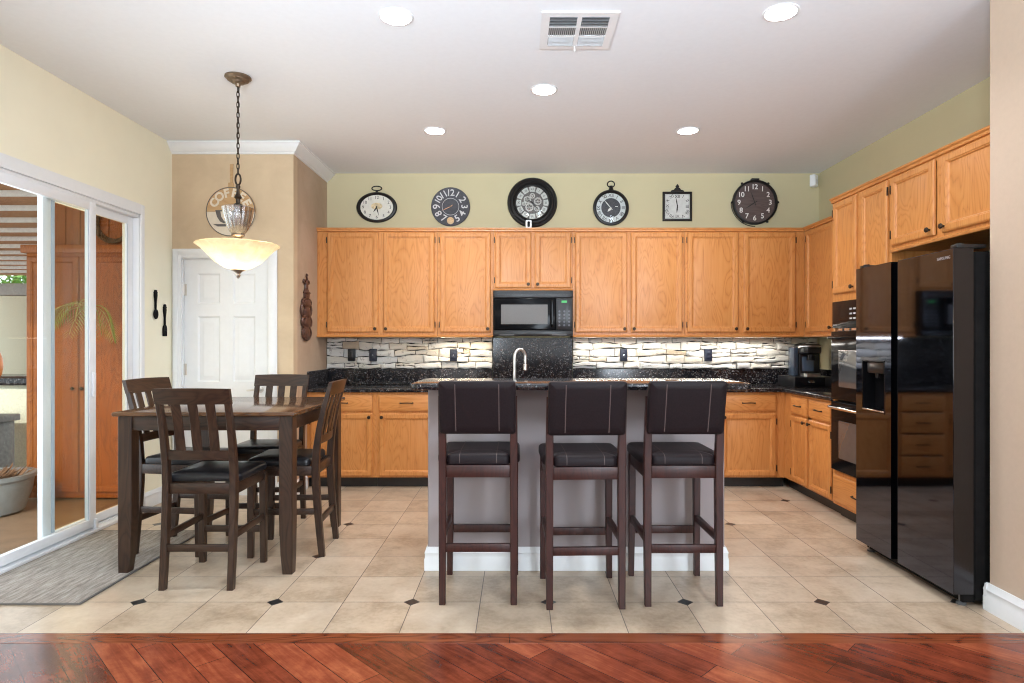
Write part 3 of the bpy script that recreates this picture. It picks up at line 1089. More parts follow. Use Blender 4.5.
def outlet(px, label, switch=False, mat=None):
    x, z = (px - 518.5) * 6.36 / F, EYE - (355 - 344) * 6.36 / F
    r = thing('wall_outlet', label, 'outlet', (x, 6.355, z), 'dark wall plates on the stone backsplash')
    b = MB().stack((x - .037, x + .037, z - .062, z + .062), [(0, 6.385), (0, 6.356), (.003, 6.352), (.006, 6.351)], r=.006, n=2, mp=lambda a, c, h: (a, h, c))
    b.build('cover_plate', mat or PLATE, r)
    if switch:
        MB().box(x - .016, x + .016, 6.346, 6.352, z - .033, z + .033, .003).build('rocker', BLACK, r)
    else:
        for s in (-1, 1):
            b = MB().stack((x - .016, x + .016, z + s * .021 - .014, z + s * .021 + .014), [(0, 6.352), (0, 6.349), (.002, 6.348)], r=.01, n=4, mp=lambda a, c, h: (a, h, c))
            b.build('socket', mat or PLATE, r)
        MB().lathe([(.004, 0), (.003, .002), (0, .002)], (x, 6.351, z), 10, 'Y').build('screw', CHROME, r)


outlet(351.5, 'black wall switch plate nearest the pantry wall on the stone backsplash', True, BLACK)
outlet(373, 'dark blue outlet second from the pantry wall on the stone backsplash')
outlet(453.5, 'dark blue outlet on the brightly lit stone just left of the granite slab')
outlet(623.8, 'dark blue outlet on the stone just right of the granite slab')
outlet(708.5, 'dark blue outlet on the stone nearest the coffee maker')

UC = (1.0, .84, .62)
UW = (1.0, .95, .86)
for x, w, e, c in ((-.55, .5, 4.2, UC), (-1.15, .35, .25, UC), (1.05, .95, 5.6, UW), (2.1, .9, 5.6, UW)):
    light('under_cabinet_light', 'AREA', (x, 6.24, 1.378), (math.radians(-12), 0, 0), e, c, shape='RECTANGLE', size=w, size_y=.05)

# ------------------------------------------------------------------ microwave
r = thing('microwave', 'black over the range microwave with green lit display', 'microwave', (.14, 6.2, 1.40))
x0, x1, y0, z0, z1 = -.240, .518, 6.0, 1.398, 1.829
MB().box(x0, x1, y0 + .03, YB - .004, z0, z1, .003).build('housing', BLACK, r)
b = MB().box(x0, x1, y0 - .005, y0 + .03, z1 - .07, z1, .004)
for i in range(3): b.box(x0 + .03, x1 - .03, y0 - .008, y0 - .004, z1 - .06 + i * .02, z1 - .05 + i * .02)
b.build('vent_grille', BLACK, r)
xd = x1 - .165
b = MB().stack((x0 + .004, xd, z0 + .055, z1 - .075), [(0, y0 + .03), (0, y0 - .003), (.004, y0 - .009), (.01, y0 - .011)], r=.008, n=3, mp=lambda a, c, h: (a, h, c))
dr = b.build('microwave_door', BLACK_GLOSS, r)
b = MB().stack((x0 + .075, x0 + .517, z0 + .11, z1 - .135), [(0, y0 - .01), (0, y0 - .0125), (.003, y0 - .013)], r=.006, n=3, mp=lambda a, c, h: (a, h, c))
b.build('door_window', MICRO_WINDOW, dr)
b = MB().tube([(xd - .035, y0 - .01, z0 + .09), (xd - .035, y0 - .04, z0 + .11), (xd - .035, y0 - .045, z0 + .2), (xd - .035, y0 - .04, z1 - .11), (xd - .035, y0 - .01, z1 - .09)], .011, 10)
b.build('door_handle', BLACK_GLOSS, dr)
cp = MB().box(xd + .003, x1 - .003, y0 - .008, y0 + .03, z0 + .055, z1 - .075, .004).build('control_panel', BLACK, r)
MB().box(xd + .055, xd + .105, y0 - .0105, y0 - .007, z1 - .118, z1 - .097).build('clock_display', GREEN_LED, cp)
b = MB()
for i in range(3):
    for j in range(5):
        b.lathe([(.010, 0), (.010, .002), (.0, .003)], (xd + .035 + i * .046, y0 - .008, z0 + .1 + j * .033), 10, 'Y')
b.build('keys', simple('grey_keys', (.12, .12, .14), .5), cp)
b = MB().box(x0, x1, y0 + .0, y0 + .03, z0, z0 + .052, .006)
b.build('bottom_trim', BLACK, r)
b = MB().box(x0 + .06, x0 + .2, y0 - .003, y0 + .002, z0 + .004, z0 + .012).box(x1 - .2, x1 - .06, y0 - .003, y0 + .002, z0 + .004, z0 + .012)
b.build('lamp_lens', simple('dim_grey_lens', (.14, .14, .14), .4), r)

# ------------------------------------------------------------------ island
IX0, IX1, IY0 = -.53, 1.205, 3.69
isl = thing('kitchen_island', 'taupe painted kitchen island with white baseboard behind the bar stools', 'island', ((IX0 + IX1) / 2, 4.1, 0))
MB().box(IX0, IX1, IY0, IY0 + .14, 0.001, 1.068, .012, 3).build('knee_wall', TAUPE, isl)
MB().box(IX0 + .004, IX1 - .004, IY0 + .141, 4.48, 0.09, .877).build('sink_base', OAK, isl)
MB().box(IX0 + .02, IX1 - .02, IY0 + .141, 4.42, 0.001, .089).build('toe_kick', TOE, isl)
for i, (a, c) in enumerate(((-.5, -.1), (-.08, .32), (.34, .74), (.76, 1.17))):
    b = MB(lambda p: (p[0], 8.98 - p[1], p[2]))
    panel_front(b, a, c, .108, .85, 4.4795)
    o = b.build('door', OAK, isl, smooth=20)
    MB().lathe([(.006, 0), (.016, -.02), (.012, -.027), (0, -.028)], ((a + .03) if i % 2 else (c - .03), 4.5005, .81), 12, 'Y').build('knob', BRONZE, o)
b = MB()
pf = base_profile(.135, .018)
cs = [(IX0, IY0 + .14, -1, 0), (IX0, IY0, -1, -1), (IX1, IY0, 1, -1), (IX1, IY0 + .14, 1, 0)]
b.loft([[(x + nx * d, y + ny * d, z + .0015) for d, z in pf] for x, y, nx, ny in cs])
b.build('baseboard', WHITE, isl, smooth=25)
b = MB()
b.stack((-.588, 1.27, 3.405, 3.94), [(.012, 1.0695), (.003, 1.073), (0, 1.083), (0, 1.094), (.003, 1.103), (.012, 1.107)], r=.05, n=6)
tag(b.build('bar_countertop', GRANITE, loc=(.34, 3.67, 1.07)), 'raised black granite bar top on the island', 'countertop')
b = MB()
b.box(-.55, -.12, 3.832, 4.51, .8785, .914, .006, 2).box(.36, 1.225, 3.832, 4.51, .8785, .914, .006, 2)
b.box(-.121, .361, 3.832, 4.06, .8785, .914).box(-.121, .361, 4.35, 4.51, .8785, .914)
tag(b.build('countertop', GRANITE, loc=(.34, 4.17, .88)), 'lower black granite worktop of the island around the faucet', 'countertop')
# faucet
fx, fy = (514.6 - 518.5) * 4.0 / F, 4.0
r = thing('faucet', 'brushed nickel gooseneck faucet rising behind the bar stools', 'faucet', (fx, fy, .9145))
MB().lathe([(.026, 0), (.026, .012), (.019, .02), (.017, .06), (.0, .06)], (fx, fy, .9145), 20).build('base', NICKEL, r)
pts = [(fx, fy, .96), (fx, fy, 1.16), (fx, fy, 1.225)]
R = .034
for k in range(1, 13):
    a = PI - PI * k / 12
    pts.append((fx + R + R * math.cos(a), fy + .5 * (R + R * math.cos(a)), 1.235 + 1.5 * R * math.sin(a)))
lx, ly = pts[-1][0], pts[-1][1]
pts += [(lx, ly, 1.2)]
MB().tube(pts, .0095, 14).build('spout', NICKEL, r)
MB().lathe([(.009, .04), (.0115, .036), (.012, 0), (.009, -.002), (0, -.002)], (lx, ly, 1.155), 14).build('spray_head', NICKEL, r)
MB().tube([(fx + .017, fy, .95), (fx + .05, fy, .965), (fx + .08, fy, .985)], .006, 8).build('lever', NICKEL, r)

# ------------------------------------------------------------------ bar stools
def make_stool():
    r = thing('bar_stool', '', 'bar stool', (0, 0, 0), 'bar stools at the island')
    for sx in (-1, 1):
        x = sx * .181
        b = MB().sweep([(x, -.205, 0.001, .032, .034), (x, -.197, .3, .036, .038), (x, -.19, .70, .038, .042), (x, -.215, .92, .037, .034), (x, -.238, 1.06, .034, .026)])
        b.build('leg', ESPRESSO, r)
        xf_ = sx * .184
        b = MB().sweep([(xf_ + sx * .004, .212, .001, .031, .032), (xf_, .205, .35, .036, .037), (xf_, .202, .70, .038, .04)])
        b.build('leg', ESPRESSO, r)
        MB().box(sx * .184 - .011, sx * .184 + .011, -.18, .19, .312, .35, .002).build('stretcher', ESPRESSO, r)
    MB().box(-.165, .165, .193, .217, .245, .287, .002).build('footrest', ESPRESSO, r)
    MB().box(-.165, .165, -.209, -.187, .265, .306, .002).build('stretcher', ESPRESSO, r)
    b = MB()
    b.box(-.164, .164, -.202, -.180, .642, .705, .002).box(-.164, .164, .19, .214, .642, .705, .002)
    b.box(-.196, -.174, -.17, .185, .642, .705, .002).box(.174, .196, -.17, .185, .642, .705, .002)
    b.build('seat_frame', ESPRESSO, r)
    b = MB()
    b.stack((-.162, .162, -.207, .14), [(.008, .7065), (.001, .712), (0, .72), (0, .742), (.004, .752), (.014, .759), (.05, .765), (.1, .767)], r=.03, n=5)
    b.stack((-.212, .212, -.168, .236), [(.008, .7066), (.001, .712), (0, .72), (0, .742), (.004, .752), (.014, .759), (.05, .765), (.1, .768)], r=.04, n=5)
    st = b.build('seat', BROWN_SEAT, r)
    for x in (-.094, .094):
        MB().loft([[(x + q, -.2085, .716), (x + q, -.2085, .744), (x + q, -.203, .755), (x + q, -.19, .7605), (x + q, -.15, .7665), (x + q, -.1, .7685), (x + q, .15, .7695), (x + q, .2, .765)] for q in (-.002, .002)], False, False, closed=False).build('seam', THREAD, st)
    lean = .24

    def pad(a, c, h):     # a across, c up, h out of the back (towards -y)
        return (a, -.218 - (c - .87) * lean - h, c)
    b = MB()
    b.stack((-.192, .192, .868, 1.138), [(.012, -.026), (.003, -.022), (0, -.012), (0, .016), (.003, .024), (.012, .03), (.04, .033)], r=.016, n=5, mp=pad)
    bk = b.build('backrest', BROWN_SEAT, r)
    for x in (-.108, .108):
        ring = lambda h: [pad(x - .0022, .884, h), pad(x + .0022, .884, h), pad(x + .0022, 1.122, h), pad(x - .0022, 1.122, h)]
        MB().loft([ring(.030), ring(.0338)]).build('seam', THREAD, bk)
    return r


st0 = make_stool()
spots = [(-.205, 3.412, 0, 'dark brown leather bar stool at the left end of the island, nearest the dining table'),
         (.330, 3.358, 1.5, 'dark brown leather bar stool between the other two stools at the island'),
         (.831, 3.395, 0.5, 'dark brown leather bar stool at the refrigerator end of the island')]
for i, (x, y, a, lab) in enumerate(spots):
    o = st0 if i == 0 else copy_tree(st0)
    o.location = (x, y, 0)
    o.rotation_euler = (0, 0, math.radians(a))
    o['label'] = lab

# ------------------------------------------------------------------ dining table and chairs
TX0, TX1, TY0, TY1, TZ = -2.312, -1.272, 3.585, 4.645, .932
r = thing('dining_table', 'square dark brown counter height dining table under the pendant lamp', 'table', ((TX0 + TX1) / 2, (TY0 + TY1) / 2, 0))
b = MB()
b.stack((TX0, TX1, TY0, TY1), [(.006, TZ - .024), (.001, TZ - .021), (0, TZ - .017), (0, TZ - .008), (.003, TZ - .002), (.008, TZ)], r=.008, n=3)
b.build('tabletop', TABLE_TOP, r)
lg = .078
for x in (TX0 + .018 + lg / 2, TX1 - .022 - lg / 2):
    for y in (TY0 + .03 + lg / 2, TY1 - .03 - lg / 2):
        ox, oy = (-1 if x < -1.8 else 1), (-1 if y < 4 else 1)
        MB().sweep([(x + ox * .009, y + oy * .009, .0105 if x < -2 and y < 4 else .001, .058, .058), (x + ox * .004, y + oy * .004, .12, .07, .07), (x, y, .32, lg, lg), (x, y, TZ - .0245, lg, lg)], .004).build('leg', WALNUT, r)
xa, xb, ya, yb = TX0 + .018 + lg, TX1 - .022 - lg, TY0 + .03 + lg, TY1 - .03 - lg
for (u0, u1, v0, v1) in ((xa, xb, TY0 + .04, TY0 + .062), (xa, xb, TY1 - .062, TY1 - .04), (TX0 + .028, TX0 + .05, ya, yb), (TX1 - .054, TX1 - .032, ya, yb)):
    MB().box(u0, u1, v0, v1, TZ - .108, TZ - .0245, .002).build('apron', WALNUT_X, r)


def make_chair():
    r = thing('dining_chair', '', 'chair', (0, 0, 0), 'dining chairs around the table')

    def ypost(z):         # centre line of the rear post
        pts = [(0, -.222), (.25, -.198), (.5, -.182), (.6, -.182), (.75, -.198), (.9, -.228), (1.09, -.282)]
        for (a, ya_), (c, yc) in zip(pts[:-1], pts[1:]):
            if z <= c: return ya_ + (yc - ya_) * (z - a) / (c - a)
        return pts[-1][1]
    for sx in (-1, 1):
        secs = [(sx * .183, ypost(z), max(z, .001), .034 if z < .9 else .031, w) for z, w in ((0, .036), (.15, .04), (.3, .043), (.45, .046), (.56, .046), (.68, .042), (.8, .038), (.92, .034), (1.012, .03))]
        MB().sweep(secs).build('leg', WALNUT, r)
        MB().sweep([(sx * .184, .212, .001, .034, .034), (sx * .184, .21, .3, .038, .038), (sx * .184, .208, .555, .04, .04)]).build('leg', WALNUT, r)
        MB().box(sx * .184 - .009, sx * .184 + .009, -.175, .195, .262, .298, .002).build('stretcher', WALNUT_X, r)
    MB().box(-.168, .168, .2, .218, .185, .222, .002).build('stretcher', WALNUT_X, r)
    MB().box(-.168, .168, -.214, -.196, .2, .238, .002).build('stretcher', WALNUT_X, r)
    b = MB()
    b.box(-.166, .166, -.19, -.168, .505, .564, .002).box(-.166, .166, .198, .22, .505, .564, .002)
    b.box(-.197, -.175, -.16, .19, .505, .564, .002).box(.175, .197, -.16, .19, .505, .564, .002)
    b.build('seat_frame', WALNUT_X, r)
    b = MB()
    b.stack((-.203, .203, -.155, .238), [(.006, .5655), (.001, .57), (0, .578), (0, .592), (.004, .602), (.014, .609), (.05, .616), (.11, .621)], r=.04, n=5)
    b.build('seat', BLACK_SEAT, r)

    def rail(name, z0, z1, hw, t, bow, mat, arch=0):
        rings = []
        n = 10
        for i in range(n + 1):
            x = -hw + 2 * hw * i / n
            k = 1 - (x / hw) ** 2
            top = z1 + arch * k
            ring = []
            for z, s in ((z0, -1), (top, -1), (top, 1), (z0, 1)):
                ring.append((x, ypost(z) - bow * k + s * t / 2, z))
            rings.append(ring)
        return MB().loft(rings).build(name, mat, r, smooth=30)
    rail('top_rail', 1.0, 1.083, .203, .024, .016, WALNUT_X, .004)
    rail('back_rail', .695, .745, .166, .02, .014, WALNUT_X)
    for x in (-.095, 0, .095):
        k = 1 - (x / .2) ** 2
        secs = [(x * .97, ypost(z) - .015 * k, z, w, .01) for z, w in ((.742, .05), (.8, .052), (.9, .05), (1.004, .05))]
        MB().sweep(secs, .002).build('slat', WALNUT, r)
    return r


ch0 = make_chair()
chairs = [(-1.728, 3.618, 0, 'dark brown slat back dining chair on the camera side of the table, back turned'),
          (-2.155, 4.10, -97, 'dark brown slat back dining chair between the table and the sliding glass door'),
          (-1.812, 4.57, 180, 'dark brown slat back dining chair on the pantry door side of the table'),
          (-1.452, 4.10, 93, 'dark brown slat back dining chair on the island side of the table')]
for i, (x, y, a, lab) in enumerate(chairs):
    o = ch0 if i == 0 else copy_tree(ch0)
    o.location = (x, y, .0105 if i == 1 else 0)
    o.rotation_euler = (0, 0, math.radians(a))
    o['label'] = lab

# rug
b = MB().box(XL + .045, -2.222, 3.196, 4.437, .001, .009, .002)
rg = b.build('area_rug', RUG, loc=(-2.6, 3.8, .001))
tag(rg, 'grey flat woven rug on the tiles in front of the sliding door', 'rug')
b = MB()
b.box(XL + .045, -2.222, 3.190, 3.2, .001, .0105, .002).box(-2.226, -2.216, 3.196, 4.437, .001, .0105, .002).box(XL + .045, -2.222, 4.433, 4.443, .001, .0105, .002)
b.build('bound_edge', simple('dark_grey_binding', (.13, .12, .11), .9), rg)

# ------------------------------------------------------------------ refrigerator
r = thing('refrigerator', 'black stainless side by side refrigerator with water dispenser', 'refrigerator', (2.6, 3.61, 0))
XF = 2.175
FY0, FY1, FYM0, FYM1 = 3.16, 4.07, 3.628, 3.690
MB().box(XF + .115, 3.0, FY0 + .008, FY1 - .008, .03, 1.785, .004).build('body', BLACK_MATTE, r)
MB().box(XF + .1, XF + .116, FY0 + .012, FY1 - .012, .06, 1.775).build('door_gasket', BLACK_MATTE, r)
DZ0, DZ1 = .065, 1.80


def fridge_door(y0, y1, hole=None):
    b = MB()
    if hole is None:
        b.stack((y0, y1, DZ0, DZ1), [(0, XF + .1), (0, XF + .004), (.0015, XF + .001), (.004, XF)], r=.004, n=2, mp=lambda a, c, h: (h, a, c))
    else:
        h0, h1, g0, g1 = hole
        b.box(XF, XF + .1, y0, h0, DZ0, DZ1).box(XF, XF + .1, h1, y1, DZ0, DZ1)
        b.box(XF, XF + .1, h0, h1, DZ0, g0).box(XF, XF + .1, h0, h1, g1, DZ1)
    return b.build('door', STEEL, r, smooth=20)


dr = fridge_door(FY0, FYM0)
MB().box(XF + .0005, XF + .0995, FY0 - .0012, FY0 - .0002, DZ0 + .002, DZ1 - .002).build('door_edge', STEEL_SIDE, dr)
mt = Matrix.Translation((XF - .0006, 3.234, 1.758)) @ Matrix.Rotation(-PI / 2, 4, 'Z') @ Matrix.Rotation(PI / 2, 4, 'X')
MB().text('SAMSUNG', .0215, mt, .0005, spacing=1.05).build('badge_lettering', simple('silver_print', (.55, .53, .52), .3, metal=.6), dr)
HO = (3.755, 3.995, .905, 1.215)
fd = fridge_door(FYM1, FY1, HO)
b = MB()
h0, h1, g0, g1 = HO
b.box(XF + .075, XF + .08, h0, h1, g0, g1).box(XF + .002, XF + .08, h0, h0 + .003, g0, g1).box(XF + .002, XF + .08, h1 - .003, h1, g0, g1)
b.box(XF + .002, XF + .08, h0, h1, g0, g0 + .003).box(XF + .002, XF + .08, h0, h1, g1 - .003, g1)
dp = b.build('dispenser', BLACK_GLOSS, fd)
b = MB().box(XF + .01, XF + .075, h0 + .03, h1 - .03, g1 - .075, g1 - .004, .01)
b.lathe([(.014, .0), (.012, -.03), (0, -.03)], (XF + .045, (h0 + h1) / 2 + .03, g1 - .075), 12)
b.build('nozzle', BLACK, fd)
MB().box(XF - .004, XF + .07, h0 + .004, h1 - .004, g0 + .004, g0 + .014, .003).build('drip_tray', CHROME, fd)
b = MB()
for q in ((h0 - .004, h0 + .002, g0 - .004, g1 + .004), (h1 - .002, h1 + .004, g0 - .004, g1 + .004), (h0 - .004, h1 + .004, g1 - .002, g1 + .004), (h0 - .004, h1 + .004, g0 - .004, g0 + .002)):
    b.box(XF - .002, XF + .004, *q)
b.build('dispenser_trim', STEEL_SIDE, fd)
MB().box(XF + .035, XF + .1, FYM0 + .0005, FYM1 - .0005, DZ0, DZ1 - .004).build('handle_recess', BLACK_MATTE, r)
for y in (FY0 + .03, FY1 - .03):
    b = MB().box(XF + .02, XF + .17, y - .025, y + .025, 1.786 if False else 1.8015, 1.822, .005).lathe([(.018, 0), (.018, .012), (0, .013)], (XF + .05, y, 1.815), 14)
    b.build('hinge_cover', BLACK, r)
b = MB().box(XF + .06, XF + .12, FY0 + .02, FY1 - .02, .02, .063)
b.build('kick_grille', BLACK_MATTE, r)
for y in (FY0 + .045, FY1 - .045):
    MB().lathe([(.022, .0015), (.024, .01), (.012, .018), (.012, .05), (0, .05)], (XF + .07, y, 0), 14).build('foot', simple('grey_foot', (.12, .12, .12), .4), r)

# ------------------------------------------------------------------ coffee corner
cx, cy = 2.70, 6.0
r = thing('pod_drawer', 'low black storage drawer under the coffee maker', 'drawer', (cx + .08, cy, .915))
MB().box(2.575, 2.98, 5.90, 6.28, .9155, 1.012, .006).build('body', BLACK, r)
fr = MB().box(2.58, 2.86, 5.893, 5.8998, .925, 1.005, .003).build('drawer_front', BLACK_GLOSS, r)
b = MB().tube([(2.70, 5.893, .968), (2.71, 5.88, .974), (2.73, 5.877, .975), (2.75, 5.88, .974), (2.76, 5.893, .968), (2.75, 5.88, .961), (2.73, 5.877, .960), (2.71, 5.88, .961)], .003, 8, closed=True)
b.build('handle', CHROME, fr)
r = thing('coffee_maker', 'black single serve coffee maker standing on the pod drawer in the corner', 'coffee maker', (2.8, 6.08, 1.0125))
x0, x1 = 2.672, 2.892
b = MB().box(x0 + .02, x1, 6.06, 6.22, 1.0135, 1.30, .012)
b.build('body', BLACK, r)
b = MB().stack((x0 + .01, x1 - .03, 5.93, 6.2), [(.02, 1.225), (.004, 1.235), (0, 1.25), (0, 1.295), (.008, 1.312), (.03, 1.32)], r=.05, n=6)
b.build('brew_head', BLACK, r)
MB().tube([(x0 - .002, 6.02, 1.285), (x0 + .008, 5.955, 1.296), (x0 + .06, 5.925, 1.298), (x0 + .13, 5.925, 1.298), (x1 - .035, 5.955, 1.296)], .009, 10).build('lift_handle', NICKEL, r)
MB().lathe([(.04, .0), (.038, .03), (.034, .055), (0, .055)], (x0 + .1, 5.985, 1.165), 18).build('pod_holder', BLACK_GLOSS, r)
b = MB().stack((x0 + .02, x1 - .04, 5.94, 6.06), [(0, 1.0135), (0, 1.035), (.006, 1.04)], r=.03, n=5)
b.build('drip_tray', NICKEL, r)
MB().box(x0 + .045, x1 - .065, 6.052, 6.0595, 1.06, 1.2, .003).build('back_panel', simple('steel_blue_plastic', (.08, .11, .16), .25), r)
MB().box(x0 - .03, x0 + .018, 6.07, 6.2, 1.0135, 1.29, .012).build('water_tank', simple('smoky_blue_tank', (.04, .055, .08), .15), r)
r = thing('paper_towel_holder', 'white paper towel roll behind the coffee maker in the corner', 'paper towel', (2.965, 6.05, .9155)) if False else None

# ------------------------------------------------------------------ wall clocks
YC = YB - .003


def hand(b, x, y, z, ang, ln, w, tail=.15):
    s, c = math.sin(ang), math.cos(ang)
    pts = [(-w, -tail * ln), (w, -tail * ln), (w * 1.3, ln * .5), (0, ln), (-w * 1.3, ln * .5)]
    P = [(x + p * c + q * s, z - p * s + q * c) for p, q in pts]
    b.prism(P, lambda a, d, h: (a, h, d), y, y - .0015)


def ring_loop(b, x, y, z, rx, rz, r):
    b.tube([(x + rx * math.cos(2 * PI * k / 24), y, z + rz * math.sin(2 * PI * k / 24)) for k in range(24)], r, 8, closed=True)


def at(px, py, y=YC):
    return (px - 518.5) * y / F, EYE - (py - 344) * y / F


ROMAN = ['XII', 'I', 'II', 'III', 'IIII', 'V', 'VI', 'VII', 'VIII', 'IX', 'X', 'XI']
ARAB = ['12', '1', '2', '3', '4', '5', '6', '7', '8', '9', '10', '11']

# oval clock
x, z = at(377, 207.6)
r = thing('wall_clock', 'oval cream faced wall clock with a dark frame and a loop on top', 'clock', (x, YC, z), 'clocks above the wall cabinets')
b = MB().lathe([(.205, 0), (.207, .012), (.197, .026), (.182, .03), (.170, .022), (.166, .012)], (x, YC, z), 56, 'Y', 1, .75, caps=(True, False))
b.build('frame', IRON, r)
MB().lathe([(.17, 0), (.17, .012), (0, .0121)], (x, YC, z), 48, 'Y', 1, .75).build('dial', FACE_CREAM, r)
MB().lathe([(.058, .0118), (.058, .0124), (0, .0125)], (x, YC, z + .012), 36, 'Y', 1, .6).build('dial_print', FACE_GOLD, r)
b = MB()
for k in range(12):
    a = 2 * PI * k / 12
    b.text(ARAB[k], .044, facing(x + .138 * math.sin(a), YC - .013, z + .099 * math.cos(a)))
b.build('numerals', INK, r)
b = MB()
hand(b, x, YC - .0145, z, math.radians(166), .09, .004)
hand(b, x, YC - .0145, z, math.radians(215), .062, .005)
b.build('hands', INK, r)
b = MB().box(x - .012, x + .012, YC - .018, YC - .002, z + .148, z + .172, .003)
ring_loop(b, x, YC - .01, z + .192, .05, .022, .0055)
b.build('hanging_loop', IRON, r)

# charcoal clock with big numbers
x, z = at(450.7, 207)
r = thing('wall_clock', 'frameless charcoal wall clock with large scattered pale numerals', 'clock', (x, YC, z), 'clocks above the wall cabinets')
MB().lathe([(.196, 0), (.197, .014), (.193, .018), (.188, .017), (0, .0172)], (x, YC, z), 56, 'Y').build('dial', FACE_CHARCOAL, r)
b = MB()
ring_r = .085
b.tube([(x + ring_r * math.cos(2 * PI * k / 40), YC - .018, z + ring_r * math.sin(2 * PI * k / 40)) for k in range(40)], .0022, 6, closed=True)
sizes = [.092, .09, .098, .09, .098, .098, 0, .098, .098, .104, .088, .094]
for k in range(12):
    if not sizes[k]: continue
    a = 2 * PI * k / 12
    b.text(ARAB[k], sizes[k], facing(x + .138 * math.sin(a), YC - .018, z + .138 * math.cos(a), a if k not in (4, 5, 7) else a - PI), spacing=.85, bold=.0012)
b.build('numerals', PALE_PRINT, r)
b = MB()
hand(b, x, YC - .020, z, math.radians(245), .1, .003)
hand(b, x, YC - .020, z, math.radians(52), .03, .004)
b.build('hands', COPPER, r)
b = MB().lathe([(.036, .0), (.036, .004), (.028, .006), (.0, .006)], (x, YC - .017, z - .142), 28, 'Y')
b.build('seconds_dial', simple('tan_subdial', (.62, .42, .22), .4, var=.2, scale=90), r)

# big gear clock
x, z = at(532.3, 203)
r = thing('wall_clock', 'largest wall clock, thick black round frame around a skeleton gear face', 'clock', (x, YC, z), 'clocks above the wall cabinets')
b = MB().lathe([(.250, 0), (.253, .02), (.243, .038), (.228, .044), (.218, .038), (.212, .042), (.196, .046), (.186, .036), (.180, .04), (.172, .036), (.166, .012)], (x, YC, z), 64, 'Y', caps=(True, False))
b.build('frame', IRON, r)
MB().lathe([(.17, 0), (.17, .009), (0, .0091)], (x, YC, z), 48, 'Y').build('dial', simple('dusky_bronze_dial', (.11, .09, .085), .4, var=.2, scale=50), r)
b = MB()
for k in range(12):
    a = 2 * PI * k / 12
    cxk, czk = x + .136 * math.sin(a), z + .136 * math.cos(a)
    pts = [(-.026, -.024), (.026, -.024), (.032, .022), (.012, .028), (-.012, .028), (-.032, .022)]
    P = [(cxk + p * math.cos(a) + q * math.sin(a), czk - p * math.sin(a) + q * math.cos(a)) for p, q in pts]
    b.prism(P, lambda a_, d, h: (a_, h, d), YC - .0095, YC - .013)
b.build('numeral_plates', simple('aged_silver_plate', (.5, .49, .46), .35, metal=.3, var=.15, scale=60), r)
b = MB()
for k in range(12):
    a = 2 * PI * k / 12
    b.text(ROMAN[k], .032, facing(x + .136 * math.sin(a), YC - .0135, z + .136 * math.cos(a), a))
b.build('numerals', INK, r)
b = MB()


def gear(b, gx, gz, rad, n, y):
    P = []
    for i in range(n * 2):
        a = PI * i / n
        q = rad if i % 2 else rad * .86
        P.append((gx + q * math.cos(a), gz + q * math.sin(a)))
    Q = [(gx + rad * .62 * math.cos(PI * i / n), gz + rad * .62 * math.sin(PI * i / n)) for i in range(n * 2)]
    rings = [[(p[0], y, p[1]) for p in Q], [(p[0], y, p[1]) for p in P], [(p[0], y - .003, p[1]) for p in P], [(p[0], y - .003, p[1]) for p in Q], [(p[0], y, p[1]) for p in Q]]
    b.loft(rings, False, False)
    for k in range(3):
        a = PI * k / 3
        dx, dz = rad * .66 * math.cos(a), rad * .66 * math.sin(a)
        b.tube([(gx - dx, y - .0015, gz - dz), (gx + dx, y - .0015, gz + dz)], .003, 6)


for gx, gz, gr, n in ((.055, .015, .042, 14), (-.05, .03, .04, 14), (0, .07, .03, 12), (-.03, -.045, .045, 16), (.045, -.06, .03, 12), (-.085, -.01, .022, 10)):
    gear(b, x + gx, z + gz, gr, n, YC - .0095 - .001 * n / 10)
b.build('gears', simple('pewter_gears', (.46, .43, .4), .35, metal=.6, var=.2), r)
b = MB()
hand(b, x, YC - .016, z, math.radians(140), .11, .003)
hand(b, x, YC - .016, z, math.radians(300), .07, .004)
b.build('hands', IRON, r)
MB().lathe([(.168, .018), (.13, .028), (.07, .034), (.0, .036)], (x, YC, z), 48, 'Y', caps=(False, True)).build('glass_cover', GLASS, r)

# pocket watch clock
x, z = at(610.8, 208)
r = thing('wall_clock', 'round pocket watch style wall clock with black ring on top and charcoal centre', 'clock', (x, YC, z), 'clocks above the wall cabinets')
b = MB().lathe([(.180, 0), (.182, .018), (.174, .03), (.162, .032), (.152, .024), (.148, .012)], (x, YC, z), 56, 'Y', caps=(True, False))
b.build('frame', IRON, r)
MB().lathe([(.15, 0), (.15, .010), (0, .0101)], (x, YC, z), 48, 'Y').build('dial', FACE_WHITE, r)
MB().lathe([(.098, .010), (.098, .0115), (0, .0116)], (x, YC, z), 48, 'Y').build('dial_centre', FACE_CHARCOAL, r)
b = MB()
for k in range(12):
    a = 2 * PI * k / 12
    b.text(ROMAN[k] if k not in (6,) else 'VI', .052, facing(x + .124 * math.sin(a), YC - .0108, z + .124 * math.cos(a), a), spacing=.9)
b.build('numerals', INK, r)
b = MB()
hand(b, x, YC - .014, z - .005, math.radians(-40), .135, .0035)
hand(b, x, YC - .014, z - .005, math.radians(225), .05, .009)
b.build('hands', simple('white_hands', (.75, .75, .73), .4), r)
b = MB().lathe([(.03, 0), (.022, .02), (.016, .04), (.018, .048), (.0, .05)], (x, YC - .015, z + .172), 16)
ring_loop(b, x, YC - .012, z + .238, .036, .032, .006)
b.build('hanging_ring', IRON, r)
MB().lathe([(.15, .018), (.1, .026), (0, .031)], (x, YC, z), 48, 'Y', caps=(False, True)).build('glass_cover', GLASS, r)

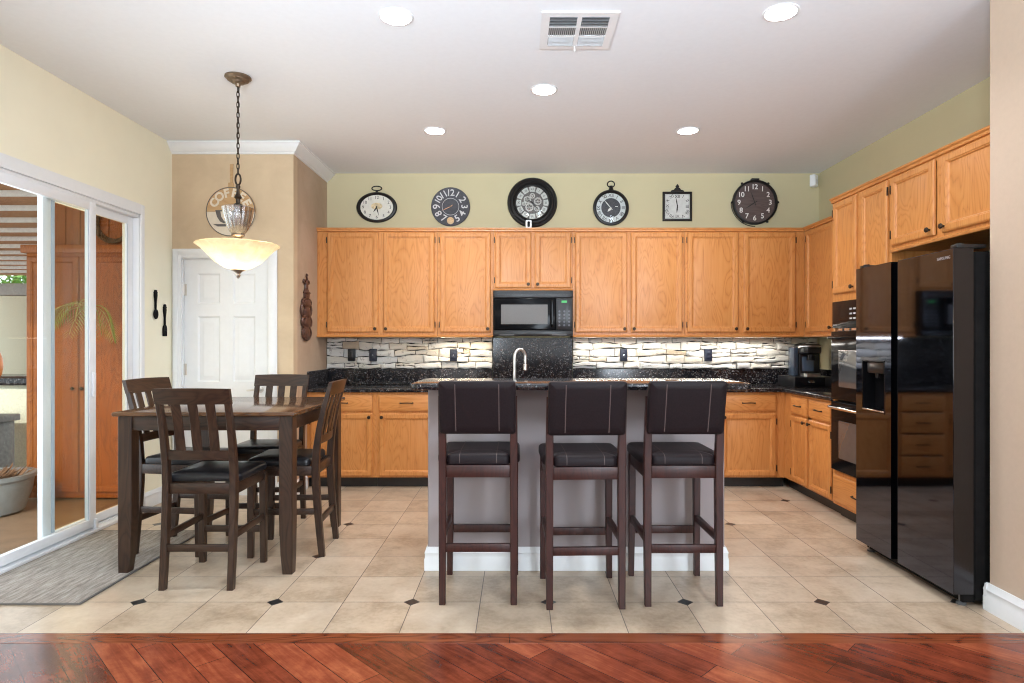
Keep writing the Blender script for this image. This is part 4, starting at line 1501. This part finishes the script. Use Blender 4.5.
# square clock
x, z = at(677, 206.7)
r = thing('wall_clock', 'square white faced wall clock in a black frame with finial', 'clock', (x, YC, z), 'clocks above the wall cabinets')
h = .148
b = MB()
prof = [(0, 0), (0, .022), (.006, .030), (.016, .032), (.022, .026), (.024, .014)]
b.stack((x - h, x + h, z - h, z + h), [(i, YC - d) for i, d in prof], r=.001, n=1, mp=lambda a, c, q: (a, q, c))
b.build('frame', IRON, r, smooth=25)
MB().box(x - h + .024, x + h - .024, YC - .0155, YC - .0145, z - h + .024, z + h - .024).build('dial', simple('ivory_silver_dial', (.6, .6, .57), .45, var=.08, scale=25), r)
b = MB()
for k in range(12):
    a = 2 * PI * k / 12
    s = .098 / max(abs(math.sin(a)), abs(math.cos(a)))
    s = min(s, .117)
    b.text(ROMAN[k], .046, facing(x + s * math.sin(a), YC - .016, z + s * math.cos(a), a))
for i in (-1, 1): b.box(x - .115, x + .115, YC - .0165, YC - .0155, z + i * .1165 - .0006, z + i * .1165 + .0006).box(x + i * .1165 - .0006, x + i * .1165 + .0006, YC - .0165, YC - .0155, z - .115, z + .115)
b.build('numerals', INK, r)
b = MB()
hand(b, x, YC - .018, z, math.radians(-10), .1, .004)
hand(b, x, YC - .018, z, math.radians(186), .072, .005)
b.build('hands', INK, r)
b = MB()
b.prism([(x + p, z + h + q) for p, q in ((-.07, 0), (.07, 0), (.06, .014), (.035, .02), (.025, .035), (.012, .042), (.018, .056), (.008, .066), (.0, .078), (-.008, .066), (-.018, .056), (-.012, .042), (-.025, .035), (-.035, .02), (-.06, .014))],
        lambda a, c, q: (a, q, c), YC - .004, YC - .02)
b.build('finial', IRON, r, smooth=0)

# big brown clock
x, z = at(754, 203)
r = thing('wall_clock', 'big round wall clock with brown board face and white numerals in a black drum frame', 'clock', (x, YC, z), 'clocks above the wall cabinets')
b = MB().lathe([(.224, 0), (.226, .04), (.222, .048), (.212, .05), (.206, .044), (.204, .018)], (x, YC, z), 64, 'Y', caps=(True, False))
b.build('frame', IRON, r)
MB().lathe([(.208, 0), (.208, .018), (0, .0181)], (x, YC, z), 48, 'Y').build('dial', FACE_BROWN, r)
b = MB()
for k in range(12):
    a = 2 * PI * k / 12
    b.text(ARAB[k], .072, facing(x + .158 * math.sin(a), YC - .019, z + .158 * math.cos(a)), spacing=.9, bold=.001)
b.build('numerals', simple('white_numerals', (.8, .78, .75), .5), r)
b = MB()
hand(b, x, YC - .021, z, math.radians(-20), .125, .003, .25)
hand(b, x, YC - .021, z, math.radians(237), .12, .004, .25)
b.build('hands', INK, r)
b = MB().box(x - .04, x + .04, YC - .045, YC - .005, z + .222, z + .240, .004)
for a in (35, 90, 148, 212, 270, 325):
    q = math.radians(a)
    b.lathe([(.011, -.008), (.013, 0), (.011, .008)], (x + .231 * math.sin(q), YC - .03, z + .231 * math.cos(q)), 10, 'Y')
arc = [(x + .243 * math.sin(math.radians(a)), YC - .03, z + .243 * math.cos(math.radians(a))) for a in range(180, 272, 6)]
b.tube(arc, .004, 6)
b.build('drum_rods', IRON, r)

# ------------------------------------------------------------------ small things above the cabinets
x, z = at(528.7, 222.5, 6.13)
r = thing('mini_camera', 'small white device with black oval eye standing on the cabinets below the gear clock', 'camera', (x, 6.13, 2.439))
b = MB().stack((x - .03, x + .03, 2.4385, 2.525), [(.004, 6.16), (0, 6.155), (0, 6.135), (.004, 6.13)], r=.012, n=4, mp=lambda a, c, q: (a, q, c))
b.build('housing', WHITE, r)
b = MB().stack((x - .012, x + .012, 2.455, 2.51), [(0, 6.131), (0, 6.128), (.002, 6.1275)], r=.0115, n=5, mp=lambda a, c, q: (a, q, c))
b.build('lens', BLACK_GLOSS, r)

r = thing('motion_sensor', 'white motion sensor high in the back right wall corner', 'sensor', (3.0, 6.36, 2.95))
mx = Matrix.Translation((2.965, 6.33, 2.955)) @ Matrix.Rotation(math.radians(40), 4, 'Z')
t = MB().stack((-.038, .038, -.06, .06), [(0, .03), (0, -.01), (.006, -.02), (.014, -.023)], r=.012, n=4, mp=lambda a, c, q: (a, q, c))
bmesh.ops.transform(t.bm, matrix=mx, verts=t.bm.verts[:])
t.build('housing', WHITE, r)
t = MB().box(-.025, .025, -.026, -.022, -.035, .01, .004)
bmesh.ops.transform(t.bm, matrix=mx, verts=t.bm.verts[:])
t.build('lens', simple('pale_grey_lens', (.6, .62, .64), .3), r)

# ------------------------------------------------------------------ ceiling fittings
spot_px = [(396, 16.5, 'recessed ceiling light in the front row, nearer the pendant lamp'), (781, 12, 'recessed ceiling light in the front row, on the refrigerator side of the vent'),
           (544, 89.5, 'recessed ceiling light alone in the middle, just behind the vent'), (435, 130.5, 'recessed ceiling light in the back row, nearer the pantry'), (688, 130.5, 'recessed ceiling light in the back row, nearer the refrigerator')]
for px, py, lab in spot_px:
    y = (ZC - EYE) * F / (344 - py)
    x = (px - 518.5) * y / F
    r = thing('recessed_light', lab, 'ceiling light', (x, y, ZC), 'recessed ceiling lights')
    MB().lathe([(.092, -.001), (.09, -.006), (.08, -.008), (.076, -.004), (.076, -.001)], (x, y, ZC), 36).build('trim_ring', WHITE, r)
    MB().lathe([(.077, -.0015), (.077, -.005), (.05, -.009), (0, -.010)], (x, y, ZC), 32).build('lens', LED, r)
    light('recessed_lamp', 'SPOT', (x, y, ZC - .02), (0, 0, 0), 75, (.96, .97, 1.0), spot_size=math.radians(150), spot_blend=.8, shadow_soft_size=.08)

r = thing('ceiling_vent', 'white louvred air vent on the ceiling between the front recessed lights', 'vent', (.324, 3.485, ZC))
vx0, vx1, vy0, vy1 = .121, .528, 3.283, 3.692
zf = ZC - .009
b = MB()
b.box(vx0, vx1, vy0, vy0 + .045, zf, ZC - .001).box(vx0, vx1, vy1 - .045, vy1, zf, ZC - .001)
b.box(vx0, vx0 + .045, vy0 + .045, vy1 - .045, zf, ZC - .001).box(vx1 - .045, vx1, vy0 + .045, vy1 - .045, zf, ZC - .001)
xm = (vx0 + vx1) / 2
ys_ = [vy0 + .045, vy0 + .155, vy0 + .255, vy1 - .045]
b.box(xm - .012, xm + .012, ys_[0], ys_[3], zf + .0003, ZC - .001)
for y in ys_[1:3]: b.box(vx0 + .045, xm - .012, y - .006, y + .006, zf + .0003, ZC - .001).box(xm + .012, vx1 - .045, y - .006, y + .006, zf + .0003, ZC - .001)
b.build('frame', WHITE, r)
MB().box(vx0 + .03, vx1 - .03, vy0 + .03, vy1 - .03, ZC - .0025, ZC - .001).build('duct_shade', simple('duct_shade_grey', (.12, .12, .12), .9), r)  # flat dark sheet, the duct's shade put into its colour, no hole cut
b = MB()
for xa_, xb_ in ((vx0 + .047, xm - .014), (xm + .014, vx1 - .047)):
    for (y0_, y1_, dirn) in ((ys_[0], ys_[1], -1), (ys_[2], ys_[3], 1)):
        n = 7
        for i in range(n):
            yc = y0_ + (y1_ - y0_) * (i + .5) / n
            b.loft([[(xq, yc - .006 * dirn, ZC - .0026), (xq, yc + .006 * dirn, zf - .003), (xq, yc + .0072 * dirn, zf - .003), (xq, yc - .0048 * dirn, ZC - .0026)] for xq in (xa_, xb_)])
    n = 13
    for i in range(n):
        xc = xa_ + (xb_ - xa_) * (i + .5) / n
        b.box(xc - .002, xc + .002, ys_[1] + .006, ys_[2] - .006, zf, ZC - .0026)
b.build('louvres', simple('grey_white_louvre_paint', (.45, .46, .47), .4), r)
MB().box(xm - .003, xm + .003, vy1 - .04, vy1 - .034, zf - .03, zf).build('lever', WHITE, r)

# ------------------------------------------------------------------ pendant lamp
px_, py_ = -1.815, 4.09
r = thing('pendant_lamp', 'hanging pendant lamp with scalloped lit glass bowl over the dining table', 'pendant lamp', (px_, py_, ZC))
MB().lathe([(.0, 0), (.08, -.001), (.082, -.01), (.07, -.018), (.066, -.026), (.045, -.034), (.04, -.042), (.018, -.05), (.014, -.066), (.0, -.068)], (px_, py_, ZC), 32).build('canopy', CANOPY, r)
b = MB()
zt, zb = ZC - .066, 2.42
n = 17
st = (zt - zb) / n
for i in range(n):
    zc = zt - st * (i + .5)
    pts = []
    for k in range(14):
        a = 2 * PI * k / 14
        u, w = .0085 * math.cos(a), (st * .5 + .007) * math.sin(a)
        pts.append((px_ + (u if i % 2 else 0), py_ + (0 if i % 2 else u), zc + w))
    b.tube(pts, .0028, 6, closed=True)
b.tube([(px_ + .006, py_ + .004, zt), (px_ - .004, py_, (zt + zb) / 2), (px_ + .004, py_ - .004, zb)], .0022, 6)
b.build('chain', BRONZE, r)
b = MB()
ring_loop(b, px_, py_, 2.385, .017, .036, .006)
b.lathe([(.006, .0), (.014, -.008), (.014, -.02), (.009, -.03), (.012, -.06), (.02, -.075), (.024, -.085), (.014, -.095), (.013, -.12), (.028, -.13), (.03, -.142), (.018, -.152), (.03, -.17), (.04, -.178), (0, -.18)], (px_, py_, 2.352), 24)
b.build('stem', BRONZE, r)
rib = lambda a, k: 1 + .03 * math.cos(18 * a)
b = MB().lathe([(.094, 2.203), (.098, 2.199), (.093, 2.185), (.085, 2.14), (.068, 2.08), (.05, 2.045), (.036, 2.03)], (px_, py_, 0), 108, mod=rib, caps=(False, False))
b.build('glass_cup', CUP_GLASS, r)
MB().lathe([(.04, 2.03), (.042, 2.02), (.025, 2.008), (.018, 1.985), (.03, 1.972), (.014, 1.96), (.014, 1.81), (0, 1.81)], (px_, py_, 0), 24).build('hub', CANOPY, r)
scal = lambda a, k: 1 + (.05 * abs(math.cos(13 * a)) ** .7 * (1, 1, .6, .2)[k] if k < 4 else 0)
b = MB().lathe([(.238, 1.966), (.246, 1.960), (.240, 1.952), (.222, 1.936), (.188, 1.900), (.142, 1.85), (.08, 1.812), (.03, 1.802)], (px_, py_, 0), 112, mod=scal, caps=(False, False))
b.build('glass_bowl', BOWL, r)
MB().lathe([(.0, 1.808), (.042, 1.805), (.044, 1.797), (.026, 1.788), (.014, 1.777), (.012, 1.77), (.016, 1.763), (.012, 1.755), (.005, 1.745), (0, 1.743)], (px_, py_, 0), 24).build('finial', NICKEL, r)
light('pendant_bulb', 'POINT', (px_, py_, 1.885), (0, 0, 0), 6.0, (1.0, .84, .6), shadow_soft_size=.05)

# ------------------------------------------------------------------ wall decor on the pantry
x, z = (230.6 - 518.5) * 5.44 / F, EYE + 132.4 * 5.44 / F
r = thing('coffee_sign', 'round tan and cream coffee sign hung above the pantry door behind the pendant lamp', 'sign', (x, YP, z))
ys = YP - .003
RS = .212
b = MB()
N = 64
up = [(x + RS * math.cos(PI * k / N), z + RS * math.sin(PI * k / N)) for k in range(N + 1)]
b.prism(up, lambda a, c, q: (a, q, c), ys, ys - .014)
b.build('upper_half', TAN_SIGN, r, smooth=20)
lo = []
for k in range(N + 1):
    a = -PI * k / N
    rr = RS * (1 - (.03 if k % 4 < 2 else 0))
    lo.append((x + rr * math.cos(a), z - .0015 + rr * math.sin(a)))
MB().prism(lo, lambda a, c, q: (a, q, c), ys, ys - .013).build('lower_half', CREAM_SIGN, r, smooth=20)
b = MB()
b.tube([(x + (RS - .003) * math.cos(2 * PI * k / 48), ys - .0145, z + (RS - .003) * math.sin(2 * PI * k / 48)) for k in range(48)], .0035, 6, closed=True)
cup = [(-.13, .012), (.05, .012), (.046, -.03), (.03, -.07), (.005, -.095), (-.06, -.1), (-.09, -.085), (-.115, -.045)]
b.prism([(x + p, z + q) for p, q in cup], lambda a, c, q: (a, q, c), ys - .0132, ys - .018)
b.prism([(x + p, z + q) for p, q in ((-.15, -.108), (.07, -.108), (.04, -.128), (-.11, -.128))], lambda a, c, q: (a, q, c), ys - .0132, ys - .018)
ring_loop(b, x + .062, ys - .0155, z - .025, .036, .032, .0065)
b.build('cup_motif', GREY_SIGN, r, smooth=20)
b = MB().prism([(x + p, z + q) for p, q in ((-.085, .0), (-.055, .0), (-.03, -.085), (-.055, -.08), (-.078, -.045))], lambda a, c, q: (a, q, c), ys - .0181, ys - .0188)
b.build('cup_highlight', CREAM_SIGN, r, smooth=0)
b = MB()
word = 'COFFEE'
for i, cch in enumerate(word):
    a = math.radians(-62 + i * 124 / 5)
    b.text(cch, .1, facing(x + .155 * math.sin(a), ys - .0145, z + .158 * math.cos(a), a), .001, bold=.004)
b.build('lettering', CREAM_SIGN, r)
b = MB().prism([(x + p, z + q) for p, q in ((-.026, .2), (.026, .2), (.02, .25), (.014, .25), (.02, .41), (-.006, .41), (-.004, .25), (-.02, .25))], lambda a, c, q: (a, q, c), ys - .001, ys - .012)
b.build('hanging_strap', TAN_SIGN, r, smooth=20)

# carved wooden ornament on the pantry side wall
yo = 5.757
r = thing('wall_carving', 'tall dark brown carved wooden ornament hanging on the pantry side wall', 'wall ornament', (XP, yo, 1.36))
b = MB()
X0 = XP + .003


def blob(y, z, ry, rz, t):
    rings = []
    for k, f_ in ((0, 1.0), (t * .5, .96), (t * .85, .75), (t, .4)):
        rings.append([(X0 + k, yo + 1.5 * y + 1.35 * ry * f_ * math.cos(2 * PI * i / 20), z + rz * f_ * math.sin(2 * PI * i / 20)) for i in range(20)])
    b.loft(rings)


def loop(y, z, ry, rz, t=.011):
    b.tube([(X0 + t, yo + 1.6 * y + 1.6 * ry * math.cos(2 * PI * i / 20), z + rz * math.sin(2 * PI * i / 20)) for i in range(20)], t, 8, closed=True)


blob(0, 1.42, .052, .062, .03); loop(0, 1.42, .07, .062); loop(0, 1.42, .04, .035, .009)
blob(.0, 1.52, .06, .055, .034); loop(.045, 1.52, .035, .045); loop(-.045, 1.52, .035, .045)
blob(0, 1.60, .048, .06, .036); loop(-.055, 1.625, .035, .06); loop(.05, 1.63, .028, .05)
blob(0, 1.69, .06, .045, .032); loop(.045, 1.70, .025, .025); loop(-.045, 1.70, .025, .025)
blob(0, 1.77, .042, .06, .03); blob(0, 1.785, .05, .018, .036)
blob(0, 1.845, .022, .055, .022); loop(.03, 1.885, .02, .016, .007); loop(-.03, 1.885, .02, .016, .007)
b.tube([(X0 + .012, yo, 1.88), (X0 + .012, yo + .012, 1.91), (X0 + .012, yo - .008, 1.93), (X0 + .012, yo + .004, 1.955), (X0 + .012, yo + .014, 1.945)], .009, 8)
b.build('carved_body', BROWN_CARVING, r)

# fork and spoon on the left wall
XW = XL + .004


def utensil(name, lab, y, z0, z1, head):
    h = z1 - z0
    r = thing(name, lab, name.split('_')[-1], (XL, y, z0))
    b = MB()
    t = .012
    prof = [(.006, .34), (.008, .45), (.007, .55), (.011, .66), (.016, .74), (.019, .82), (.017, .88), (.022, .91), (.012, .94), (.014, .97), (.004, 1.0)]
    pts = [(-w, q) for w, q in prof] + [(w, q) for w, q in prof[::-1]]
    b.prism([(y + p, z0 + q * h) for p, q in pts], lambda a, c, q: (q, a, c), XW, XW + t)
    b.build('handle', BLACK_MATTE, r, smooth=25)
    b = MB()
    if head == 'spoon':
        rings = []
        for k, f_ in ((0, .75), (.006, 1.0), (.013, .96), (.012, .8), (.006, .3)):
            rings.append([(XW + k, y + .031 * f_ * math.cos(2 * PI * i / 24), z0 + h * .17 + h * .175 * f_ * math.sin(2 * PI * i / 24)) for i in range(24)])
        b.loft(rings)
        b.build('bowl', BLACK_MATTE, r)
    else:
        b.prism([(y + p, z0 + q * h) for p, q in ((-.007, .36), (-.02, .31), (-.026, .24), (-.026, .17), (.026, .17), (.026, .24), (.02, .31), (.007, .36))], lambda a, c, q: (q, a, c), XW, XW + t)
        for i in range(4):
            yy = y - .0225 + i * .015
            b.box(XW, XW + t, yy - .0045, yy + .0045, z0, z0 + h * .175, .002, 1)
        b.build('tines', BLACK_MATTE, r, smooth=25)


utensil('wall_spoon', 'large black decorative spoon hanging on the pale yellow wall beside the sliding door', 5.19, 1.525, 1.765, 'spoon')
utensil('wall_fork', 'large black decorative fork hanging on the pale yellow wall next to the pantry door', 5.325, 1.385, 1.655, 'fork')

# ------------------------------------------------------------------ patio and garden outside the sliding door
structure(MB().box(-14, XL - .14, 1.5, 18, -.08, -.02).build('ground_patio', PATIO), 'brown tiled patio floor outside the sliding door')
structure(MB().box(-16, -5.2, 15.0, 15.2, -.02, 1.36).build('wall_garden', BRICK), 'pale block garden wall beyond the patio')
b = MB().box(-4.28, XL - .16, 5.62, 5.8, -.02, 2.62)  # board wall made up for the orange-brown reflection in the panes
for i in range(9):
    xx = -4.27 + i * .128
    b.box(xx, xx + .122, 5.606, 5.622, -.02, 2.6, .004, 1)
structure(b.build('wall_reflection', REFLECTION_WOOD), 'brown board wall standing in for reflections in the sliding door')
r = thing('reflection_cupboard', 'orange brown double door cupboard standing in for reflections in the fixed glass panel', 'cupboard', (-3.75, 5.5, 0))
MB().box(-4.22, -3.3, 5.42, 5.60, 0, 2.1, .004).box(-4.26, -3.26, 5.40, 5.60, 2.1, 2.17, .006).build('carcass', REFLECTION_WOOD, r)  # cupboard made up in place of warm reflections in the glass
for a, c, k in ((-4.21, -3.765, -3.80), (-3.755, -3.31, -3.72)):
    b = MB()
    panel_front(b, a, c, .05, 2.07, 5.399)
    o = b.build('door', REFLECTION_WOOD, r, smooth=20)
    knob((k, 5.399, .94), o)
r = thing('wreath', 'round twig wreath standing in for a round reflection in the panes', 'wreath', (-3.58, 5.59, 2.4))
b = MB()  # wreath added where the panes mirror something round
for q in range(14):
    ph = random.uniform(0, 6)
    pts = [(-3.58 + (.15 + .02 * math.sin(5 * t_ + ph)) * math.cos(t_), 5.585 + .015 * math.cos(4 * t_ + ph), 2.38 + (.15 + .02 * math.sin(5 * t_ + ph)) * math.sin(t_)) for t_ in [2 * PI * i / 40 for i in range(40)]]
    b.tube(pts, .006, 5, closed=True)
b.build('twigs', BARK, r)

structure(MB().box(-11.15, -10.5, 13.5, 14.1, -.02, 2.35, .02).build('pillar_patio', STUCCO), 'cream stucco pillar of the patio cover')
r = thing('patio_cover', 'brown patio cover with pale rafters and a grey beam', 'patio cover', (-8, 9, 2.4))
MB().box(-13, XL - .16, 3.2, 14.2, 2.86, 2.9).build('roof_boards', simple('brown_roof_boards', (.42, .2, .085), .7, var=.15), r)
MB().box(-13, -8.6, 13.55, 13.95, 2.36, 2.62, .01).build('beam', BEAM, r)
for i in range(15):
    y = 3.6 + i * .68
    MB().box(-13, XL - .17, y, y + .035, 2.80, 2.8595, .004).build('rafter', simple('pale_rafter', (.8, .78, .74), .7) if i == 0 else bpy.data.materials['pale_rafter'], r)

r = thing('barbecue_counter', 'outdoor stucco counter with a dark stone top seen through the sliding door', 'counter', (-5.1, 6.3, 0))
MB().box(-6.6, -4.5, 6.0, 6.7, -.02, .93, .01).build('base', STUCCO, r)
MB().box(-6.65, -4.44, 5.93, 6.75, .931, 1.0, .008).build('worktop', GRANITE, r)
tag(MB().lathe([(.03, 0), (.045, .03), (.055, .1), (.05, .18), (.03, .24), (.02, .27), (.024, .3), (.018, .3), (0, .28)], (-5.0, 6.05, 1.0005), 24).build('vase', ORANGE, loc=(-5.0, 6.05, 1.0)),
    'orange vase on the outdoor counter at the photo edge', 'vase')
tag(MB().box(-4.95, -4.62, 5.5, 5.8, -.02, .62, .01).box(-4.98, -4.59, 5.47, 5.83, .62, .68, .01).build('stone_pedestal', GREYSTONE, loc=(-4.78, 5.65, 0)),
    'grey stone pedestal in front of the outdoor counter', 'pedestal')


def leaf(bm_, p, d, ln, w, n):
    d = d.normalized()
    s = d.cross(n)
    s = s.normalized() * w if s.length > 1e-4 else Vector((w, 0, 0))
    a, m_, e = p, p + d * ln * .5 + n * ln * .06, p + d * ln
    vs = [bm_.verts.new(q) for q in (a, m_ + s, e, m_ - s)]
    bm_.faces.new(vs)


def rv():
    v = Vector((random.gauss(0, 1), random.gauss(0, 1), random.gauss(0, 1)))
    return v.normalized()


r = thing('planter', 'wide grey glazed planter pot on the patio by the sliding door', 'planter', (-4.2, 4.98, 0))
MB().lathe([(.22, -.018), (.25, 0), (.30, .16), (.31, .24), (.33, .26), (.33, .29), (.29, .29), (.28, .24), (0, .24)], (-4.2, 4.98, 0), 36).build('pot', CERAMIC, r)
MB().lathe([(.27, .241), (.15, .26), (0, .262)], (-4.2, 4.98, 0), 24).build('soil', SOIL, r)
b = MB()
for i in range(160):
    a, q = random.uniform(0, 2 * PI), random.uniform(0, .26)
    p = Vector((-4.2 + q * math.cos(a), 4.98 + q * math.sin(a), .255))
    d = Vector((math.cos(a) * .8, math.sin(a) * .8, random.uniform(.3, 1.2)))
    leaf(b.bm, p, d, random.uniform(.05, .14), .008, rv())
b.build('dry_stems', simple('dry_stem_brown', (.28, .15, .08), .8, var=.3), r, smooth=0, recalc=False)

r = thing('palm', 'slender palm standing in for pale green fronds reflected in the fixed glass panel', 'palm', (-3.5, 5.0, 0))
MB().tube([(-3.385, 4.98, -.019), (-3.372, 4.98, .8), (-3.374, 4.98, 1.62)], .014, 8, rad=[.02, .014, .011]).build('stem', BARK, r)  # palm added in place of fronds mirrored in the glass
for k in range(9):
    a = 2 * PI * k / 9 + .3
    lift = random.uniform(.15, .5)
    b = MB()
    prev = Vector((-3.374, 4.98, 1.6))
    d = Vector((math.cos(a) * (.62 if math.cos(a) < 0 else .12), math.sin(a) * .3, lift))
    pts = [prev.copy()]
    for i in range(14):
        d.z -= .085
        nx = prev + d.normalized() * .026
        pts.append(nx.copy())
        side = d.cross(Vector((0, 0, 1))).normalized()
        for s in (-1, 1):
            leaf(b.bm, nx, (side * s * .8 + d.normalized() * .6 + Vector((0, 0, -.35))), .17 * (1 - abs(i - 6) / 11), .0045, Vector((0, 0, 1)))
        prev = nx
    b.tube(pts, .003, 5)
    b.build('frond', LEAF_PALE if k % 2 else LEAF, r, smooth=0, recalc=False)

for (x, y, zc, rx, rz, lab) in ((-13.2, 16.8, 2.0, 1.5, 1.3, 'leafy green tree beyond the garden wall, at the photo edge'), (-10.0, 17.0, 1.8, 1.1, 1.0, 'leafy green shrub beyond the garden wall behind the patio pillar')):
    r = thing('garden_tree', lab, 'tree', (x, y, 0))
    MB().tube([(x, y, -.02), (x + .1, y, 1.0), (x - .05, y, zc)], .09, 8).build('trunk', BARK, r)
    b = MB()
    for i in range(2600):
        v = rv()
        p = Vector((x, y, zc)) + Vector((v.x * rx, v.y * rx * .7, v.z * rz)) * random.uniform(.45, 1.0)
        leaf(b.bm, p, rv(), random.uniform(.12, .26), .06, rv())
    b.build('foliage', BUSH, r, smooth=0, recalc=False)
